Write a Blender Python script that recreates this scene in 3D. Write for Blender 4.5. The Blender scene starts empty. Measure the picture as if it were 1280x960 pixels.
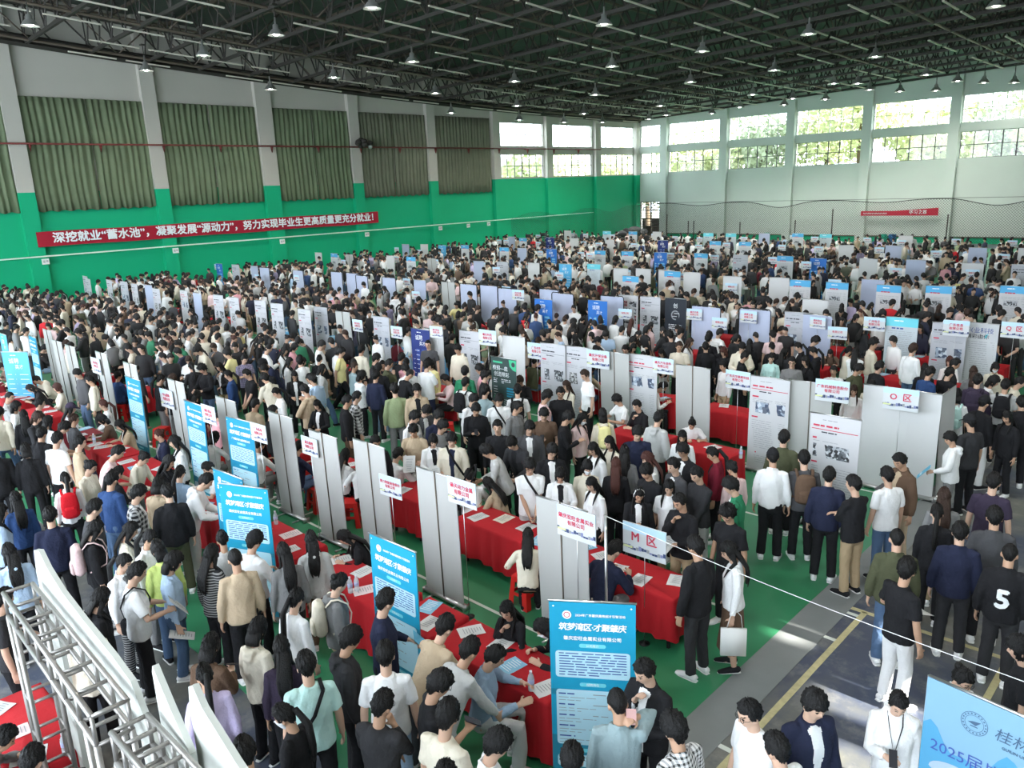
import bpy, math, random
import numpy as np
from mathutils import Vector, Matrix, Euler
S = bpy.context.scene
COL = S.collection
R = math.radians
# ---------------------------------------------------------------- camera, world, light
F_PX, CAM_H = 974.7, 5.7
_p, _r, _y = R(14.16), R(-2.248), R(44.235)
FW = Vector((-math.sin(_y)*math.cos(_p), math.cos(_y)*math.cos(_p), -math.sin(_p)))
_r0 = Vector((math.cos(_y), math.sin(_y), 0)); _u0 = _r0.cross(FW)
RT = _r0*math.cos(_r) + _u0*math.sin(_r); UP = -_r0*math.sin(_r) + _u0*math.cos(_r)
cd = bpy.data.cameras.new('camera'); co = bpy.data.objects.new('camera', cd); COL.objects.link(co); S.camera = co
cd.sensor_width = 36; cd.lens = F_PX/1280*36; cd.clip_end = 400
co.matrix_world = Matrix(((RT.x, UP.x, -FW.x, 0), (RT.y, UP.y, -FW.y, 0), (RT.z, UP.z, -FW.z, CAM_H), (0, 0, 0, 1)))
def ray(x, y): return (x-640)*RT - (y-480)*UP + F_PX*FW
def U(x, y, z=0.):
    """the point of the hall at height z seen at that place of the photograph"""
    d = ray(x, y); return Vector((0, 0, CAM_H)) + d*((z-CAM_H)/d.z)
def PX(p):
    d = Vector(p) - Vector((0, 0, CAM_H)); z = d.dot(FW); return (640 + F_PX*d.dot(RT)/z, 480 - F_PX*d.dot(UP)/z)
S.view_settings.view_transform = 'Standard'; S.view_settings.look = 'None'; S.view_settings.gamma = 1; S.view_settings.use_curve_mapping = False
S.view_settings.exposure = 0.88
LAMP_W = 560.; SKY = 5.; SUN = 24.
w = bpy.data.worlds.new('sky'); S.world = w; w.use_nodes = True
bg = w.node_tree.nodes['Background']; bg.inputs[0].default_value = (.80, .90, 1., 1); bg.inputs[1].default_value = SKY
sd = bpy.data.lights.new('sun', 'SUN'); sd.energy = SUN; sd.angle = R(.6); sd.color = (1, .95, .86)
so = bpy.data.objects.new('sun', sd); COL.objects.link(so); so.location = (30, -20, 40)
SUN_DIR = Vector((-.92, -.05, -.39)).normalized(); so.rotation_euler = SUN_DIR.to_track_quat('-Z', 'Y').to_euler()
WA, WB = -48.7, 70.            # planes of the left wall and of the back wall
WR, WF = 13., -9.              # the unseen right and front walls
def zroof(x, y): return 11.75 + .0007*(WB-y)**2 + .035*(x-WA)
# ---------------------------------------------------------------- materials
MATS = {}
def principled(name, rgb, rough=.8, metal=0., spec=.3, bump=0., bscale=60., var=0., vscale=8., alpha=1., emit=None):
    if name in MATS: return MATS[name]
    m = bpy.data.materials.new(name); m.use_nodes = True
    nt = m.node_tree; b = nt.nodes['Principled BSDF']
    b.inputs['Base Color'].default_value = (*rgb, 1)
    b.inputs['Roughness'].default_value = rough; b.inputs['Metallic'].default_value = metal
    b.inputs['Specular IOR Level'].default_value = spec
    if alpha < 1: b.inputs['Alpha'].default_value = alpha
    if emit:
        b.inputs['Emission Color'].default_value = (*emit[0], 1); b.inputs['Emission Strength'].default_value = emit[1]
    if bump or var:
        tc = nt.nodes.new('ShaderNodeTexCoord')
    if bump:
        n = nt.nodes.new('ShaderNodeTexNoise'); n.inputs['Scale'].default_value = bscale; n.inputs['Detail'].default_value = 3
        nt.links.new(tc.outputs['Object'], n.inputs['Vector'])
        bp = nt.nodes.new('ShaderNodeBump'); bp.inputs['Strength'].default_value = bump; bp.inputs['Distance'].default_value = .02
        nt.links.new(n.outputs[0], bp.inputs['Height']); nt.links.new(bp.outputs[0], b.inputs['Normal'])
    if var:
        n2 = nt.nodes.new('ShaderNodeTexNoise'); n2.inputs['Scale'].default_value = vscale; n2.inputs['Detail'].default_value = 4
        nt.links.new(tc.outputs['Object'], n2.inputs['Vector'])
        mx = nt.nodes.new('ShaderNodeMix'); mx.data_type = 'RGBA'
        mx.inputs[6].default_value = (*[max(0, c*(1-var)) for c in rgb], 1); mx.inputs[7].default_value = (*[min(1, c*(1+var)) for c in rgb], 1)
        nt.links.new(n2.outputs[0], mx.inputs[0]); nt.links.new(mx.outputs[2], b.inputs['Base Color'])
    MATS[name] = m
    return m
PAL = dict(blk=(.017,.017,.019), chr=(.035,.035,.038), dgr=(.075,.075,.08), gry=(.2,.2,.2), lgr=(.48,.48,.47), wht=(.8,.8,.8), crm=(.72,.66,.54),
  bei=(.5,.39,.27), kha=(.42,.31,.19), nav=(.021,.025,.052), blu=(.03,.065,.17), dnm=(.085,.14,.24), ldn=(.26,.36,.48), lbl=(.42,.55,.72), mnt=(.5,.74,.7),
  grn=(.03,.2,.1), olv=(.075,.08,.045), sag=(.3,.36,.2), brn=(.12,.075,.05), pnk=(.72,.36,.4), lpk=(.75,.55,.55), lav=(.58,.5,.72), red=(.6,.015,.025),
  mar=(.17,.015,.03), yel=(.82,.75,.36), tea=(.28,.37,.39), pur=(.045,.034,.058), org=(.6,.15,.03), lim=(.55,.65,.2))
def checker_mat(name, c1, c2, scale, kind='plaid'):
    if name in MATS: return MATS[name]
    m = bpy.data.materials.new(name); m.use_nodes = True; nt = m.node_tree; b = nt.nodes['Principled BSDF']
    b.inputs['Roughness'].default_value = .9
    tc = nt.nodes.new('ShaderNodeTexCoord')
    facs = []
    for ax in ((0, 2) if kind == 'plaid' else (2,)):
        sp = nt.nodes.new('ShaderNodeSeparateXYZ'); nt.links.new(tc.outputs['Object'], sp.inputs[0])
        mu = nt.nodes.new('ShaderNodeMath'); mu.operation = 'MULTIPLY'; mu.inputs[1].default_value = scale; nt.links.new(sp.outputs[ax], mu.inputs[0])
        fr = nt.nodes.new('ShaderNodeMath'); fr.operation = 'FRACT'; nt.links.new(mu.outputs[0], fr.inputs[0])
        gt = nt.nodes.new('ShaderNodeMath'); gt.operation = 'GREATER_THAN'; gt.inputs[1].default_value = .55; nt.links.new(fr.outputs[0], gt.inputs[0])
        facs.append(gt)
    if len(facs) == 2:
        ad = nt.nodes.new('ShaderNodeMath'); ad.operation = 'ADD'; nt.links.new(facs[0].outputs[0], ad.inputs[0]); nt.links.new(facs[1].outputs[0], ad.inputs[1])
        hv = nt.nodes.new('ShaderNodeMath'); hv.operation = 'MULTIPLY'; hv.inputs[1].default_value = .5; nt.links.new(ad.outputs[0], hv.inputs[0]); f = hv
    else: f = facs[0]
    mx = nt.nodes.new('ShaderNodeMix'); mx.data_type = 'RGBA'; mx.inputs[6].default_value = (*c1, 1); mx.inputs[7].default_value = (*c2, 1)
    nt.links.new(f.outputs[0], mx.inputs[0]); nt.links.new(mx.outputs[2], b.inputs['Base Color'])
    MATS[name] = m; return m
def cloth(c):
    if c == 'plk': return checker_mat('plaid_black_white', (.012,.012,.014), (.6,.6,.6), 14)
    if c == 'plw': return checker_mat('plaid_white_black', (.7,.7,.7), (.03,.03,.03), 28)
    if c == 'plb': return checker_mat('plaid_purple', (.09,.07,.16), (.4,.36,.45), 30)
    if c == 'plg': return checker_mat('plaid_green_grey', (.06,.075,.05), (.22,.22,.18), 16)
    if c == 'stb': return checker_mat('stripe_black', (.012,.012,.014), (.25,.25,.25), 30, 'stripe')
    return FABRIC
def objcol(name, rough, spec, bump, bscale, var, attr=None):
    m = principled(name, (.5,.5,.5), rough, spec=spec, bump=bump, bscale=bscale); nt = m.node_tree; b = nt.nodes['Principled BSDF']
    if attr: oi = nt.nodes.new('ShaderNodeAttribute'); oi.attribute_type = 'OBJECT'; oi.attribute_name = attr
    else: oi = nt.nodes.new('ShaderNodeObjectInfo')
    if var:
        n = nt.nodes.new('ShaderNodeTexNoise'); n.inputs['Scale'].default_value = 5; tc = nt.nodes.new('ShaderNodeTexCoord'); nt.links.new(tc.outputs['Object'], n.inputs['Vector'])
        mr = nt.nodes.new('ShaderNodeMapRange'); mr.inputs[3].default_value = 1-var; mr.inputs[4].default_value = 1+var; nt.links.new(n.outputs[0], mr.inputs[0])
        vm = nt.nodes.new('ShaderNodeVectorMath'); vm.operation = 'SCALE'; nt.links.new(oi.outputs['Color'], vm.inputs[0]); nt.links.new(mr.outputs[0], vm.inputs['Scale']); nt.links.new(vm.outputs[0], b.inputs['Base Color'])
    else: nt.links.new(oi.outputs['Color'], b.inputs['Base Color'])
    return m
FABRIC = objcol('fabric', .88, .15, .55, 26, .12); INNERF = objcol('inner_fabric', .88, .15, .4, 26, 0, 'inner_colour')
SKINM = objcol('skin', .55, .35, 0, 1, 0); HAIRX = objcol('hair', .5, .28, .6, 90, 0)
SKIN = [(.62,.40,.29), (.50,.30,.20), (.56,.35,.25)]
def paint(o, c):
    if c in PAL: o.color = (*PAL[c], 1)
    else: setmat(o, 0, cloth(c))
EYE = principled('eye_dark', (.02,.015,.012), .4); LIP = principled('lip', (.42,.16,.14), .5)
HAIRC = {'k': (.0065,.006,.006), 'b': (.035,.018,.012), 'r': (.07,.024,.018), 'g': (.05,.05,.05)}
SOLE = principled('shoe_sole', (.75,.75,.73), .6)
# ---------------------------------------------------------------- mesh helpers
class MB:
    def __init__(s): s.v = []; s.f = []; s.m = []; s.n = 0
    def add(s, v, f, mi=0):
        v = [tuple(p) for p in v]; s.v += v; s.f += [tuple(i + s.n for i in q) for q in f]; s.m += [mi]*len(f); s.n += len(v); return s
    def box(s, c, size, mi=0, rot=None, bev=0):
        x, y, z = [d/2 for d in size]; P = [(-x,-y,-z),(x,-y,-z),(x,y,-z),(-x,y,-z),(-x,-y,z),(x,-y,z),(x,y,z),(-x,y,z)]
        if rot is not None: P = [tuple(rot @ Vector(p)) for p in P]
        return s.add([(p[0]+c[0], p[1]+c[1], p[2]+c[2]) for p in P], [(0,3,2,1),(4,5,6,7),(0,1,5,4),(1,2,6,5),(2,3,7,6),(3,0,4,7)], mi)
    def bar(s, a, b, r, n=6, mi=0, r2=None):
        return s.tube([a, b], [(r, r), (r2 or r, r2 or r)], n, mi)
    def tube(s, path, rad, n=12, mi=0, side=None):
        P = [Vector(p) for p in path]; k = len(P); V = []; prev = None
        for i in range(k):
            t = (P[min(i+1, k-1)] - P[max(i-1, 0)]).normalized()
            sd = Vector(side) if side is not None else (prev if prev is not None else (Vector((1,0,0)) if abs(t.x) < .8 else Vector((0,1,0))))
            sd = (sd - t*sd.dot(t))
            if sd.length < 1e-5: sd = t.orthogonal()
            sd.normalize(); up = t.cross(sd); prev = sd
            a, b = rad[i] if hasattr(rad[i], '__len__') else (rad[i], rad[i])
            for j in range(n):
                an = 2*math.pi*j/n; V.append(P[i] + sd*(a*math.cos(an)) + up*(b*math.sin(an)))
        F = [(i*n+j, i*n+(j+1) % n, (i+1)*n+(j+1) % n, (i+1)*n+j) for i in range(k-1) for j in range(n)]
        F += [tuple(range(n))[::-1], tuple(range((k-1)*n, k*n))]
        return s.add(V, F, mi)
    def lathe(s, prof, n=16, c=(0,0,0), mi=0):
        V = []; 
        for r, z in prof: V += [(c[0]+r*math.cos(2*math.pi*j/n), c[1]+r*math.sin(2*math.pi*j/n), c[2]+z) for j in range(n)]
        k = len(prof); F = [(i*n+j, i*n+(j+1) % n, (i+1)*n+(j+1) % n, (i+1)*n+j) for i in range(k-1) for j in range(n)]
        F += [tuple(range(n))[::-1], tuple(range((k-1)*n, k*n))]
        return s.add(V, F, mi)
    def ell(s, c, r, nu=20, nv=12, fn=None, mi=0):
        V = []
        for i in range(nv+1):
            ph = math.pi*i/nv - math.pi/2
            for j in range(nu):
                th = 2*math.pi*j/nu; d = Vector((math.cos(ph)*math.sin(th), math.cos(ph)*math.cos(th), math.sin(ph)))
                p = Vector((d.x*r[0], d.y*r[1], d.z*r[2]))
                if fn: p = fn(d, p)
                V.append(p + Vector(c))
        F = [(i*nu+j, i*nu+(j+1) % nu, (i+1)*nu+(j+1) % nu, (i+1)*nu+j)[::-1] for i in range(nv) for j in range(nu)]
        return s.add(V, F, mi)
    def xf(s, M):
        s.v = [tuple(M @ Vector(p)) for p in s.v]; return s
    def join(s, o, mi=None):
        s.v += o.v; s.f += [tuple(i + s.n for i in q) for q in o.f]; s.m += (o.m if mi is None else [mi]*len(o.f)); s.n += o.n; return s
    def mesh(s, name, mats, smooth=True):
        me = bpy.data.meshes.new(name); me.from_pydata(s.v, [], s.f)
        for m in mats: me.materials.append(m)
        me.polygons.foreach_set('material_index', s.m)
        if smooth: me.polygons.foreach_set('use_smooth', [True]*len(s.f))
        me.update(); return me
def link(name, me, parent=None, M=None):
    o = bpy.data.objects.new(name, me); COL.objects.link(o)
    if parent is not None: o.parent = parent
    if M is not None:
        if parent is not None: o.matrix_local = M
        else: o.matrix_world = M
    return o
def tag(o, label, cat=None, group=None, kind=None):
    if label: o['label'] = label
    if cat: o['category'] = cat
    if group: o['group'] = group
    if kind: o['kind'] = kind
    return o
def empty(name, loc=(0,0,0), rz=0, scale=None):
    o = bpy.data.objects.new(name, None); COL.objects.link(o); o.empty_display_size = .2
    o.matrix_world = Matrix.Translation(loc) @ Matrix.Rotation(rz, 4, 'Z') @ (Matrix.Diagonal((*scale, 1)) if scale else Matrix.Identity(4)); return o
def voxel(mb, vox, smooth=2, name='tmp', dec=None):
    me = mb.mesh(name, [], False); o = bpy.data.objects.new('tmp_shape', me); COL.objects.link(o)
    if vox:
        r = o.modifiers.new('r', 'REMESH'); r.mode = 'VOXEL'; r.voxel_size = vox
    if smooth:
        sm = o.modifiers.new('s', 'SMOOTH'); sm.iterations = smooth; sm.factor = .5
    if dec:
        d = o.modifiers.new('d', 'DECIMATE'); d.ratio = dec
    dg = bpy.context.evaluated_depsgraph_get(); dg.update()
    out = bpy.data.meshes.new_from_object(o.evaluated_get(dg)); out.name = name
    bpy.data.objects.remove(o); bpy.data.meshes.remove(me)
    out.polygons.foreach_set('use_smooth', [True]*len(out.polygons))
    return out
def centers(me):
    n = len(me.polygons); a = np.empty(n*3, 'f'); me.polygons.foreach_get('center', a); b = np.empty(n*3, 'f'); me.polygons.foreach_get('normal', b)
    return a.reshape(n, 3), b.reshape(n, 3)
def wobble(me, amp, seed):
    n = len(me.vertices); a = np.empty(n*3, 'f'); me.vertices.foreach_get('co', a); a = a.reshape(n, 3)
    nb = np.empty(n*3, 'f'); me.vertices.foreach_get('normal', nb); nb = nb.reshape(n, 3)
    rs = np.random.RandomState(seed); d = np.zeros(n)
    for w in (18, 30, 45):
        for _ in range(3):
            k = rs.normal(size=3)*w; k[2] *= .6; d += (.5-np.abs(np.sin(a @ k*.5 + rs.rand()*6.28)))*amp*1.5*18/w
    a += nb*d[:, None]; me.vertices.foreach_set('co', a.astype('f').ravel()); me.update()
# ---------------------------------------------------------------- people
HR = (.076, .094, .116)          # head half-sizes
def headshape(d, p):
    if d.z < .15:
        k = min(1, (.15-d.z)/1.15); p.x *= 1 - .42*k**1.3; p.y = p.y*(1 - .22*k) + .012*k
    if d.y < -.2: p.z *= 1 - .06*abs(d.y)
    if d.y > .5 and abs(d.x) < .25 and -.35 < d.z < .12:      # nose
        p.y += .022*max(0, 1-abs(d.x)/.17)*max(0, 1-abs(d.z+.13)/.24)
    if d.y > .5 and .12 < abs(d.x) < .55 and abs(d.z-.08) < .14: p.y -= .006
    return p
def ik(Sh, T, l1, l2, hint):
    d = T - Sh; L = min(d.length, (l1+l2)*.995); u = d.normalized(); T = Sh + u*L
    a = (l1*l1 - l2*l2 + L*L)/(2*L); h = math.sqrt(max(0, l1*l1-a*a))
    w = hint - u*hint.dot(u); w.normalize()
    return Sh + u*a + w*h, T
def handmb(W, d, palm, curl, sd):
    """palm with four bent fingers and a side thumb; W wrist, d direction, palm = palm normal, sd = +1/-1 thumb side"""
    mb = MB(); d = d.normalized(); palm = (palm - d*palm.dot(d)).normalized(); x = d.cross(palm)*sd
    mb.tube([W - d*.02, W + d*.03, W + d*.085], [(.026,.02), (.038,.017), (.04,.014)], 10, side=x)
    for i, (off, ln) in enumerate(((.030,.068), (.010,.078), (-.011,.072), (-.031,.056))):
        a = W + d*.082 + x*off; c = R(curl*(.8+.12*i)); p1 = a + (d*math.cos(c*.5) + palm*math.sin(c*.5))*ln*.5
        p2 = p1 + (d*math.cos(c*1.3) + palm*math.sin(c*1.3))*ln*.5
        mb.tube([a - d*.012, a, p1, p2], [.0098, .0096, .0088, .0075], 8)
    a = W + d*.03 + x*.03; b = a + (d*.6 + x*.75 + palm*.3).normalized()*.038; c = b + (d*.85 + x*.2 + palm*.5).normalized()*.032
    mb.tube([a - x*.015, a, b, c], [.013, .0125, .0105, .0085], 8)
    return mb
def V3(*a): return Vector(a)
class Pose: pass
def make_pose(name, wr=((.25,.04,.80), (-.25,.04,.80)), lean=0, legs='stand', hp=8, hy=0, curl=(35, 35), el=((.5,-.6,-.3), (-.5,-.6,-.3)), roll=0):
    P = Pose(); P.name = name
    sit = legs == 'sit'
    hz = .53 if sit else .90
    H = V3(0, 0, hz); T = Matrix.Translation(H) @ Matrix.Rotation(-R(lean), 4, 'X') @ Matrix.Rotation(R(roll), 4, 'Y')
    tl = lambda x, y, z: T @ V3(x, y, z-.90)
    P.tl = tl; P.T = T
    P.neck = tl(0, -.005, 1.42); P.hc = None
    hm = T @ Matrix.Translation((0, .012, .565)) @ Matrix.Rotation(R(lean*.6), 4, 'X') @ Matrix.Rotation(-R(hy), 4, 'Z') @ Matrix.Rotation(-R(hp), 4, 'X') @ Matrix.Translation((0, .014, .115))
    P.hm = hm; P.hc = hm.translation.copy()
    P.sh = [tl(s*.165, -.01, 1.35) for s in (1, -1)]
    dz = -.37 if sit else 0
    P.wr = []; P.el = []
    for i, s in enumerate((1, -1)):
        e, w = ik(P.sh[i], V3(wr[i][0], wr[i][1], wr[i][2]+dz), .285, .25, V3(*el[i])); P.el.append(e); P.wr.append(w)
    hj = [V3(s*.088, 0, hz-.02) for s in (1, -1)]
    if legs == 'stand': kn = [V3(.1, .025, .48), V3(-.1, .015, .48)]; an = [V3(.115, -.01, .085), V3(-.115, -.02, .085)]
    elif legs == 'walk': kn = [V3(.09, .17, .50), V3(-.09, -.05, .48)]; an = [V3(.09, .25, .085), V3(-.09, -.30, .12)]
    elif legs == 'wide': kn = [V3(.15, .03, .48), V3(-.13, .0, .48)]; an = [V3(.19, .0, .085), V3(-.17, -.03, .085)]
    else: kn = [V3(.13, .40, .52), V3(-.13, .41, .52)]; an = [V3(.13, .36, .085), V3(-.12, .30, .085)]
    P.hj = hj; P.kn = kn; P.an = an; P.hz = hz; P.curl = curl; P.sit = sit
    return P
POSES = [
 make_pose('stand', hp=10), make_pose('stand_turn', hy=38, hp=6), make_pose('look_down', hp=20, hy=-12),
 make_pose('read', ((.13,.30,1.07), (-.13,.30,1.07)), hp=22, curl=(60,60)),
 make_pose('phone', ((.07,.27,1.16), (-.25,.03,.80)), hp=24, hy=-8, curl=(65,35)),
 make_pose('clasp', ((.05,.19,.86), (-.05,.19,.86)), hp=19, curl=(50,50)),
 make_pose('chin', ((.04,.155,1.33), (-.03,.17,1.02)), hp=18, hy=10, curl=(75,40), el=((.5,.1,-1), (-.5,.2,-.6))),
 make_pose('hold_side', ((.25,.04,.80), (-.20,.26,1.0)), hp=14, hy=-30, curl=(35,60)),
 make_pose('walk', ((.24,-.12,.84), (-.22,.2,.92)), legs='walk', hp=8, hy=10),
 make_pose('lean', ((.20,.52,.80), (-.18,.55,.80)), lean=32, hp=12, curl=(25,25), legs='wide'),
 make_pose('stoop', ((.12,.42,.98), (-.14,.42,.96)), lean=20, hp=25, curl=(60,60)),
 make_pose('sit_table', ((.17,.40,1.17), (-.17,.40,1.17)), lean=8, legs='sit', hp=22, curl=(30,45)),
 make_pose('sit_rest', ((.13,.26,.97), (-.13,.28,.97)), legs='sit', hp=6, hy=14),
 make_pose('sit_write', ((.13,.44,1.17), (-.2,.40,1.17)), lean=24, legs='sit', hp=26, curl=(70,30)),
 make_pose('sit_chin', ((.05,.19,1.30), (-.12,.40,1.17)), lean=10, legs='sit', hp=14, hy=-18, curl=(75,30), el=((.5,.2,-1), (-.6,-.2,-.6))),
 make_pose('cross', ((-.08,.21,1.13), (.09,.2,1.09)), hp=6, hy=-20, curl=(30,30), el=((1,-.1,-.5), (-1,-.1,-.5))),
 make_pose('ear', ((.13,.06,1.46), (-.25,.05,.82)), hp=20, hy=-20, curl=(70,35), el=((.7,.5,-1), (-.5,-.6,-.3))),
]
PI_ = {p.name: p for p in POSES}
def body_mb(P):
    mb = MB(); tl = P.tl
    if P.sit: mb.tube([tl(0,-.01,.83), tl(0,0,.92), tl(0,0,1.06), tl(0,0,1.24), tl(0,-.005,1.33), tl(0,-.005,1.40)], [(.14,.10), (.145,.105), (.13,.095), (.145,.10), (.125,.075), (.055,.055)], 18, side=(1,0,0))
    else: mb.tube([tl(0,0,.80), tl(0,0,.90), tl(0,0,1.06), tl(0,0,1.24), tl(0,-.005,1.33), tl(0,-.005,1.40)], [(.13,.10), (.15,.105), (.13,.095), (.145,.10), (.125,.075), (.055,.055)], 18, side=(1,0,0))
    mb.tube([tl(0,-.005,1.36), tl(0,-.004,1.42), P.hm @ V3(0,-.012,-.09), P.hm @ V3(0,-.01,-.02)], [(.055,.052), (.05,.052), (.052,.056), (.05,.055)], 14)
    h = MB().ell((0,0,0), HR, 40, 26, headshape)
    for s in (1, -1): h.ell((s*.075, -.008, -.012), (.011, .02, .031), 10, 8)
    h.xf(P.hm); mb.join(h)
    for i, s in enumerate((1, -1)):
        mb.tube([P.sh[i] + V3(-s*.02,0,.0), P.sh[i], P.sh[i].lerp(P.el[i], .5), P.el[i], P.el[i].lerp(P.wr[i], .35), P.wr[i]], [.038, .042, .041, .037, .037, .026], 12)
        d = (P.wr[i]-P.el[i]).normalized()
        inward = V3(-s, .0, 0) if P.wr[i].z < 1.0+(-.37 if P.sit else 0) else V3(-s*.6, 0, -.8)
        mb.join(handmb(P.wr[i], d, inward, P.curl[i], 1 if s*1 > 0 else -1))
        mb.tube([P.hj[i], P.hj[i].lerp(P.kn[i], .5), P.kn[i], P.kn[i].lerp(P.an[i], .35), P.an[i]], [.08, .068, .05, .05, .034], 12)
        mb.tube([P.an[i] + V3(0,-.05,-.045), P.an[i] + V3(0,.05,-.05), P.an[i] + V3(s*.015,.14,-.06)], [(.032,.03), (.036,.03), (.032,.018)], 10, side=(1,0,0))
    return mb
def top_mb(P, kind):
    mb = MB(); tl = P.tl; g = {'tee': .008, 'sweater': .007, 'jacket': .011, 'hoodie': .015, 'blouse': .003}[kind]
    hem = .80 if kind in ('jacket', 'hoodie', 'sweater', 'tee') else .84
    if P.sit: hem = .87
    mb.tube([tl(0,0,hem), tl(0,0,hem+.04), tl(0,.005,1.05), tl(0,.005,1.24), tl(0,-.01,1.34), tl(0,-.01,1.395), tl(0,-.01,1.43)],
            [(.172+g,.125+g), (.178+g,.132+g), (.163+g,.122+g), (.178+g,.13+g), (.158+g*.5,.105+g*.5), (.105,.083), (.068,.068)], 22, side=(1,0,0))
    for i, s in enumerate((1, -1)):
        a, e, w = P.sh[i], P.el[i], P.wr[i]; f = a.lerp(e, .12) + V3(0,0,.004)
        if kind == 'tee':
            mb.tube([tl(s*.10, -.01, 1.365), a + V3(0,0,.0), a.lerp(e, .45), a.lerp(e, .78)], [.06, .064, .066, .066], 14)
        else:
            mb.tube([tl(s*.10, -.01, 1.365), a + V3(0,0,.0), a.lerp(e, .5), e, e.lerp(w, .5), e.lerp(w, .93)], [.058+g*.3, .062+g*.5, .056+g, .052+g, .047+g, .036+g*.6], 14)
    if kind == 'hoodie':
        mb.tube([tl(-.09,-.02,1.43), tl(-.06,-.09,1.42), tl(0,-.115,1.40), tl(.06,-.09,1.42), tl(.09,-.02,1.43)], [(.03,.03), (.05,.04), (.055,.055), (.05,.04), (.03,.03)], 10)
        mb.tube([tl(0,-.10,1.42), tl(0,-.135,1.33), tl(0,-.125,1.27)], [(.09,.03), (.085,.035), (.03,.02)], 12, side=(1,0,0))
    if kind in ('jacket', 'blouse'):
        mb.tube([tl(-.065,.05,1.40), tl(-.075,-.02,1.435), tl(0,-.075,1.45), tl(.075,-.02,1.435), tl(.065,.05,1.40)], [(.014,.02)]*5, 8)
    return mb
def bottom_mb(P, kind):
    mb = MB(); tl = P.tl
    if kind == 'skirt' and not P.sit:
        mb.tube([V3(0,0,.98), V3(0,0,.88), V3(0,0,.6), V3(0,0,.28)], [(.14,.11), (.165,.125), (.19,.15), (.23,.18)], 22, side=(1,0,0)); return mb
    if P.sit: mb.tube([tl(0,-.02,.82), tl(0,0,.90), tl(0,0,1.0)], [(.17,.13), (.172,.13), (.15,.115)], 18, side=(1,0,0))
    else: mb.tube([tl(0,0,.745), tl(0,0,.79), tl(0,0,.86), tl(0,0,1.0)], [(.10,.08), (.15,.115), (.166,.122), (.15,.113)], 18, side=(1,0,0))
    for i, s in enumerate((1, -1)):
        h, k, a = P.hj[i], P.kn[i], P.an[i]; e = a + V3(0,0,-.01)
        mb.tube([h + V3(0,0,.03), h.lerp(k, .3), k, k.lerp(e, .5), e], [.088, .09, .076, .074, .072], 14)
    return mb
def hair_mb(kind):
    mb = MB(); rs = random.Random(kind)
    th = {'short': .020, 'fringe': .027, 'crop': .009, 'long': .022, 'pony': .016, 'bob': .03, 'bun': .016, 'thin': .007, 'cap': .014, 'curly': .034}[kind]
    fr = {'short': 30, 'fringe': 14, 'crop': 34, 'long': 24, 'pony': 26, 'bob': 14, 'bun': 28, 'thin': 52, 'cap': 30, 'curly': 18}[kind]   # front hairline elevation
    sd = {'short': -4, 'fringe': -10, 'crop': 2, 'long': -46, 'pony': -6, 'bob': -44, 'bun': -6, 'thin': 8, 'cap': -6, 'curly': -8}[kind]
    bk = {'short': -42, 'fringe': -46, 'crop': -36, 'long': -65, 'pony': -44, 'bob': -62, 'bun': -42, 'thin': -38, 'cap': -42, 'curly': -46}[kind]
    ph = [rs.random()*6.28 for _ in range(6)]
    def fn(d, p):
        p = headshape(d.copy(), Vector(p)); 
        az = abs(math.degrees(math.atan2(d.x, d.y))); elv = math.degrees(math.asin(max(-1, min(1, d.z))))
        sgn = 1 if d.x > 0 else -1
        if az < 50: line = fr + (3 if sgn > 0 else -3)*math.sin(az/50*3.14)
        elif az < 75: line = fr + (sd-fr)*(az-50)/25
        elif az < 115: line = sd
        else: line = sd + (bk-sd)*min(1, (az-115)/30)
        w = max(0, min(1, (elv-line)/7+.4)); w = w*w*(3-2*w)
        n = .0050*(math.sin(az*.35*sgn+ph[0]+elv*.05) + math.sin(az*.21*sgn+ph[1]-elv*.13) + 1.*math.sin(az*.42*sgn+elv*.2+ph[2]) + .6*math.sin(elv*.5+az*.15+ph[3]))
        if kind == 'curly': n *= 2.2
        t = th*(.75 + .35*max(0, d.z)) + n*(1 if th > .01 else .3)
        return p*(1 + w*t/.095) if w > .02 else p*.86
    mb.ell((0,0,0), HR, 48, 30, fn)
    if kind == 'bun': mb.ell((0,-.085,.085), (.042,.042,.04), 14, 10)
    if kind == 'bob':
        mb.tube([(0,-.06,.0), (0,-.075,-.08), (0,-.07,-.14)], [(.088,.045), (.095,.05), (.088,.045)], 16, side=(1,0,0))
    return mb
def cap_mb():
    mb = MB()
    def fn(d, p):
        p = Vector(p)*1.22
        if d.z < .18: p = Vector((p.x*.9, p.y*.9, .02))
        return p
    mb.ell((0,-.004,.016), HR, 28, 16, fn)
    mb.tube([(0,.07,.045), (0,.13,.035), (0,.175,.018)], [(.082,.008), (.08,.007), (.045,.004)], 16, side=(1,0,0))
    mb.ell((0,0,.158), (.009,.009,.006), 8, 6)
    return mb
SHOE = MB().tube([(0,-.075,-.048), (0,-.06,-.04), (0,-.01,-.035), (0,.06,-.045), (0,.13,-.055), (0,.185,-.063), (0,.198,-.066)],
                 [(.030,.025), (.040,.040), (.042,.045), (.043,.036), (.045,.027), (.034,.018), (.014,.008)], 14, side=(1,0,0))
SHOE.tube([(0,-.085,-.078), (0,-.05,-.078), (0,.06,-.078), (0,.14,-.078), (0,.2,-.076)], [(.03,.008), (.043,.008), (.045,.008), (.047,.008), (.02,.007)], 12, mi=1, side=(1,0,0))
SHOE_ME = SHOE.mesh('shoe', [FABRIC, SOLE])
HAIR_ME = {k: hair_mb(k).mesh('hair_' + k, [HAIRX]) for k in ('short', 'fringe', 'crop', 'long', 'pony', 'bob', 'bun', 'thin', 'cap', 'curly')}
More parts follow.
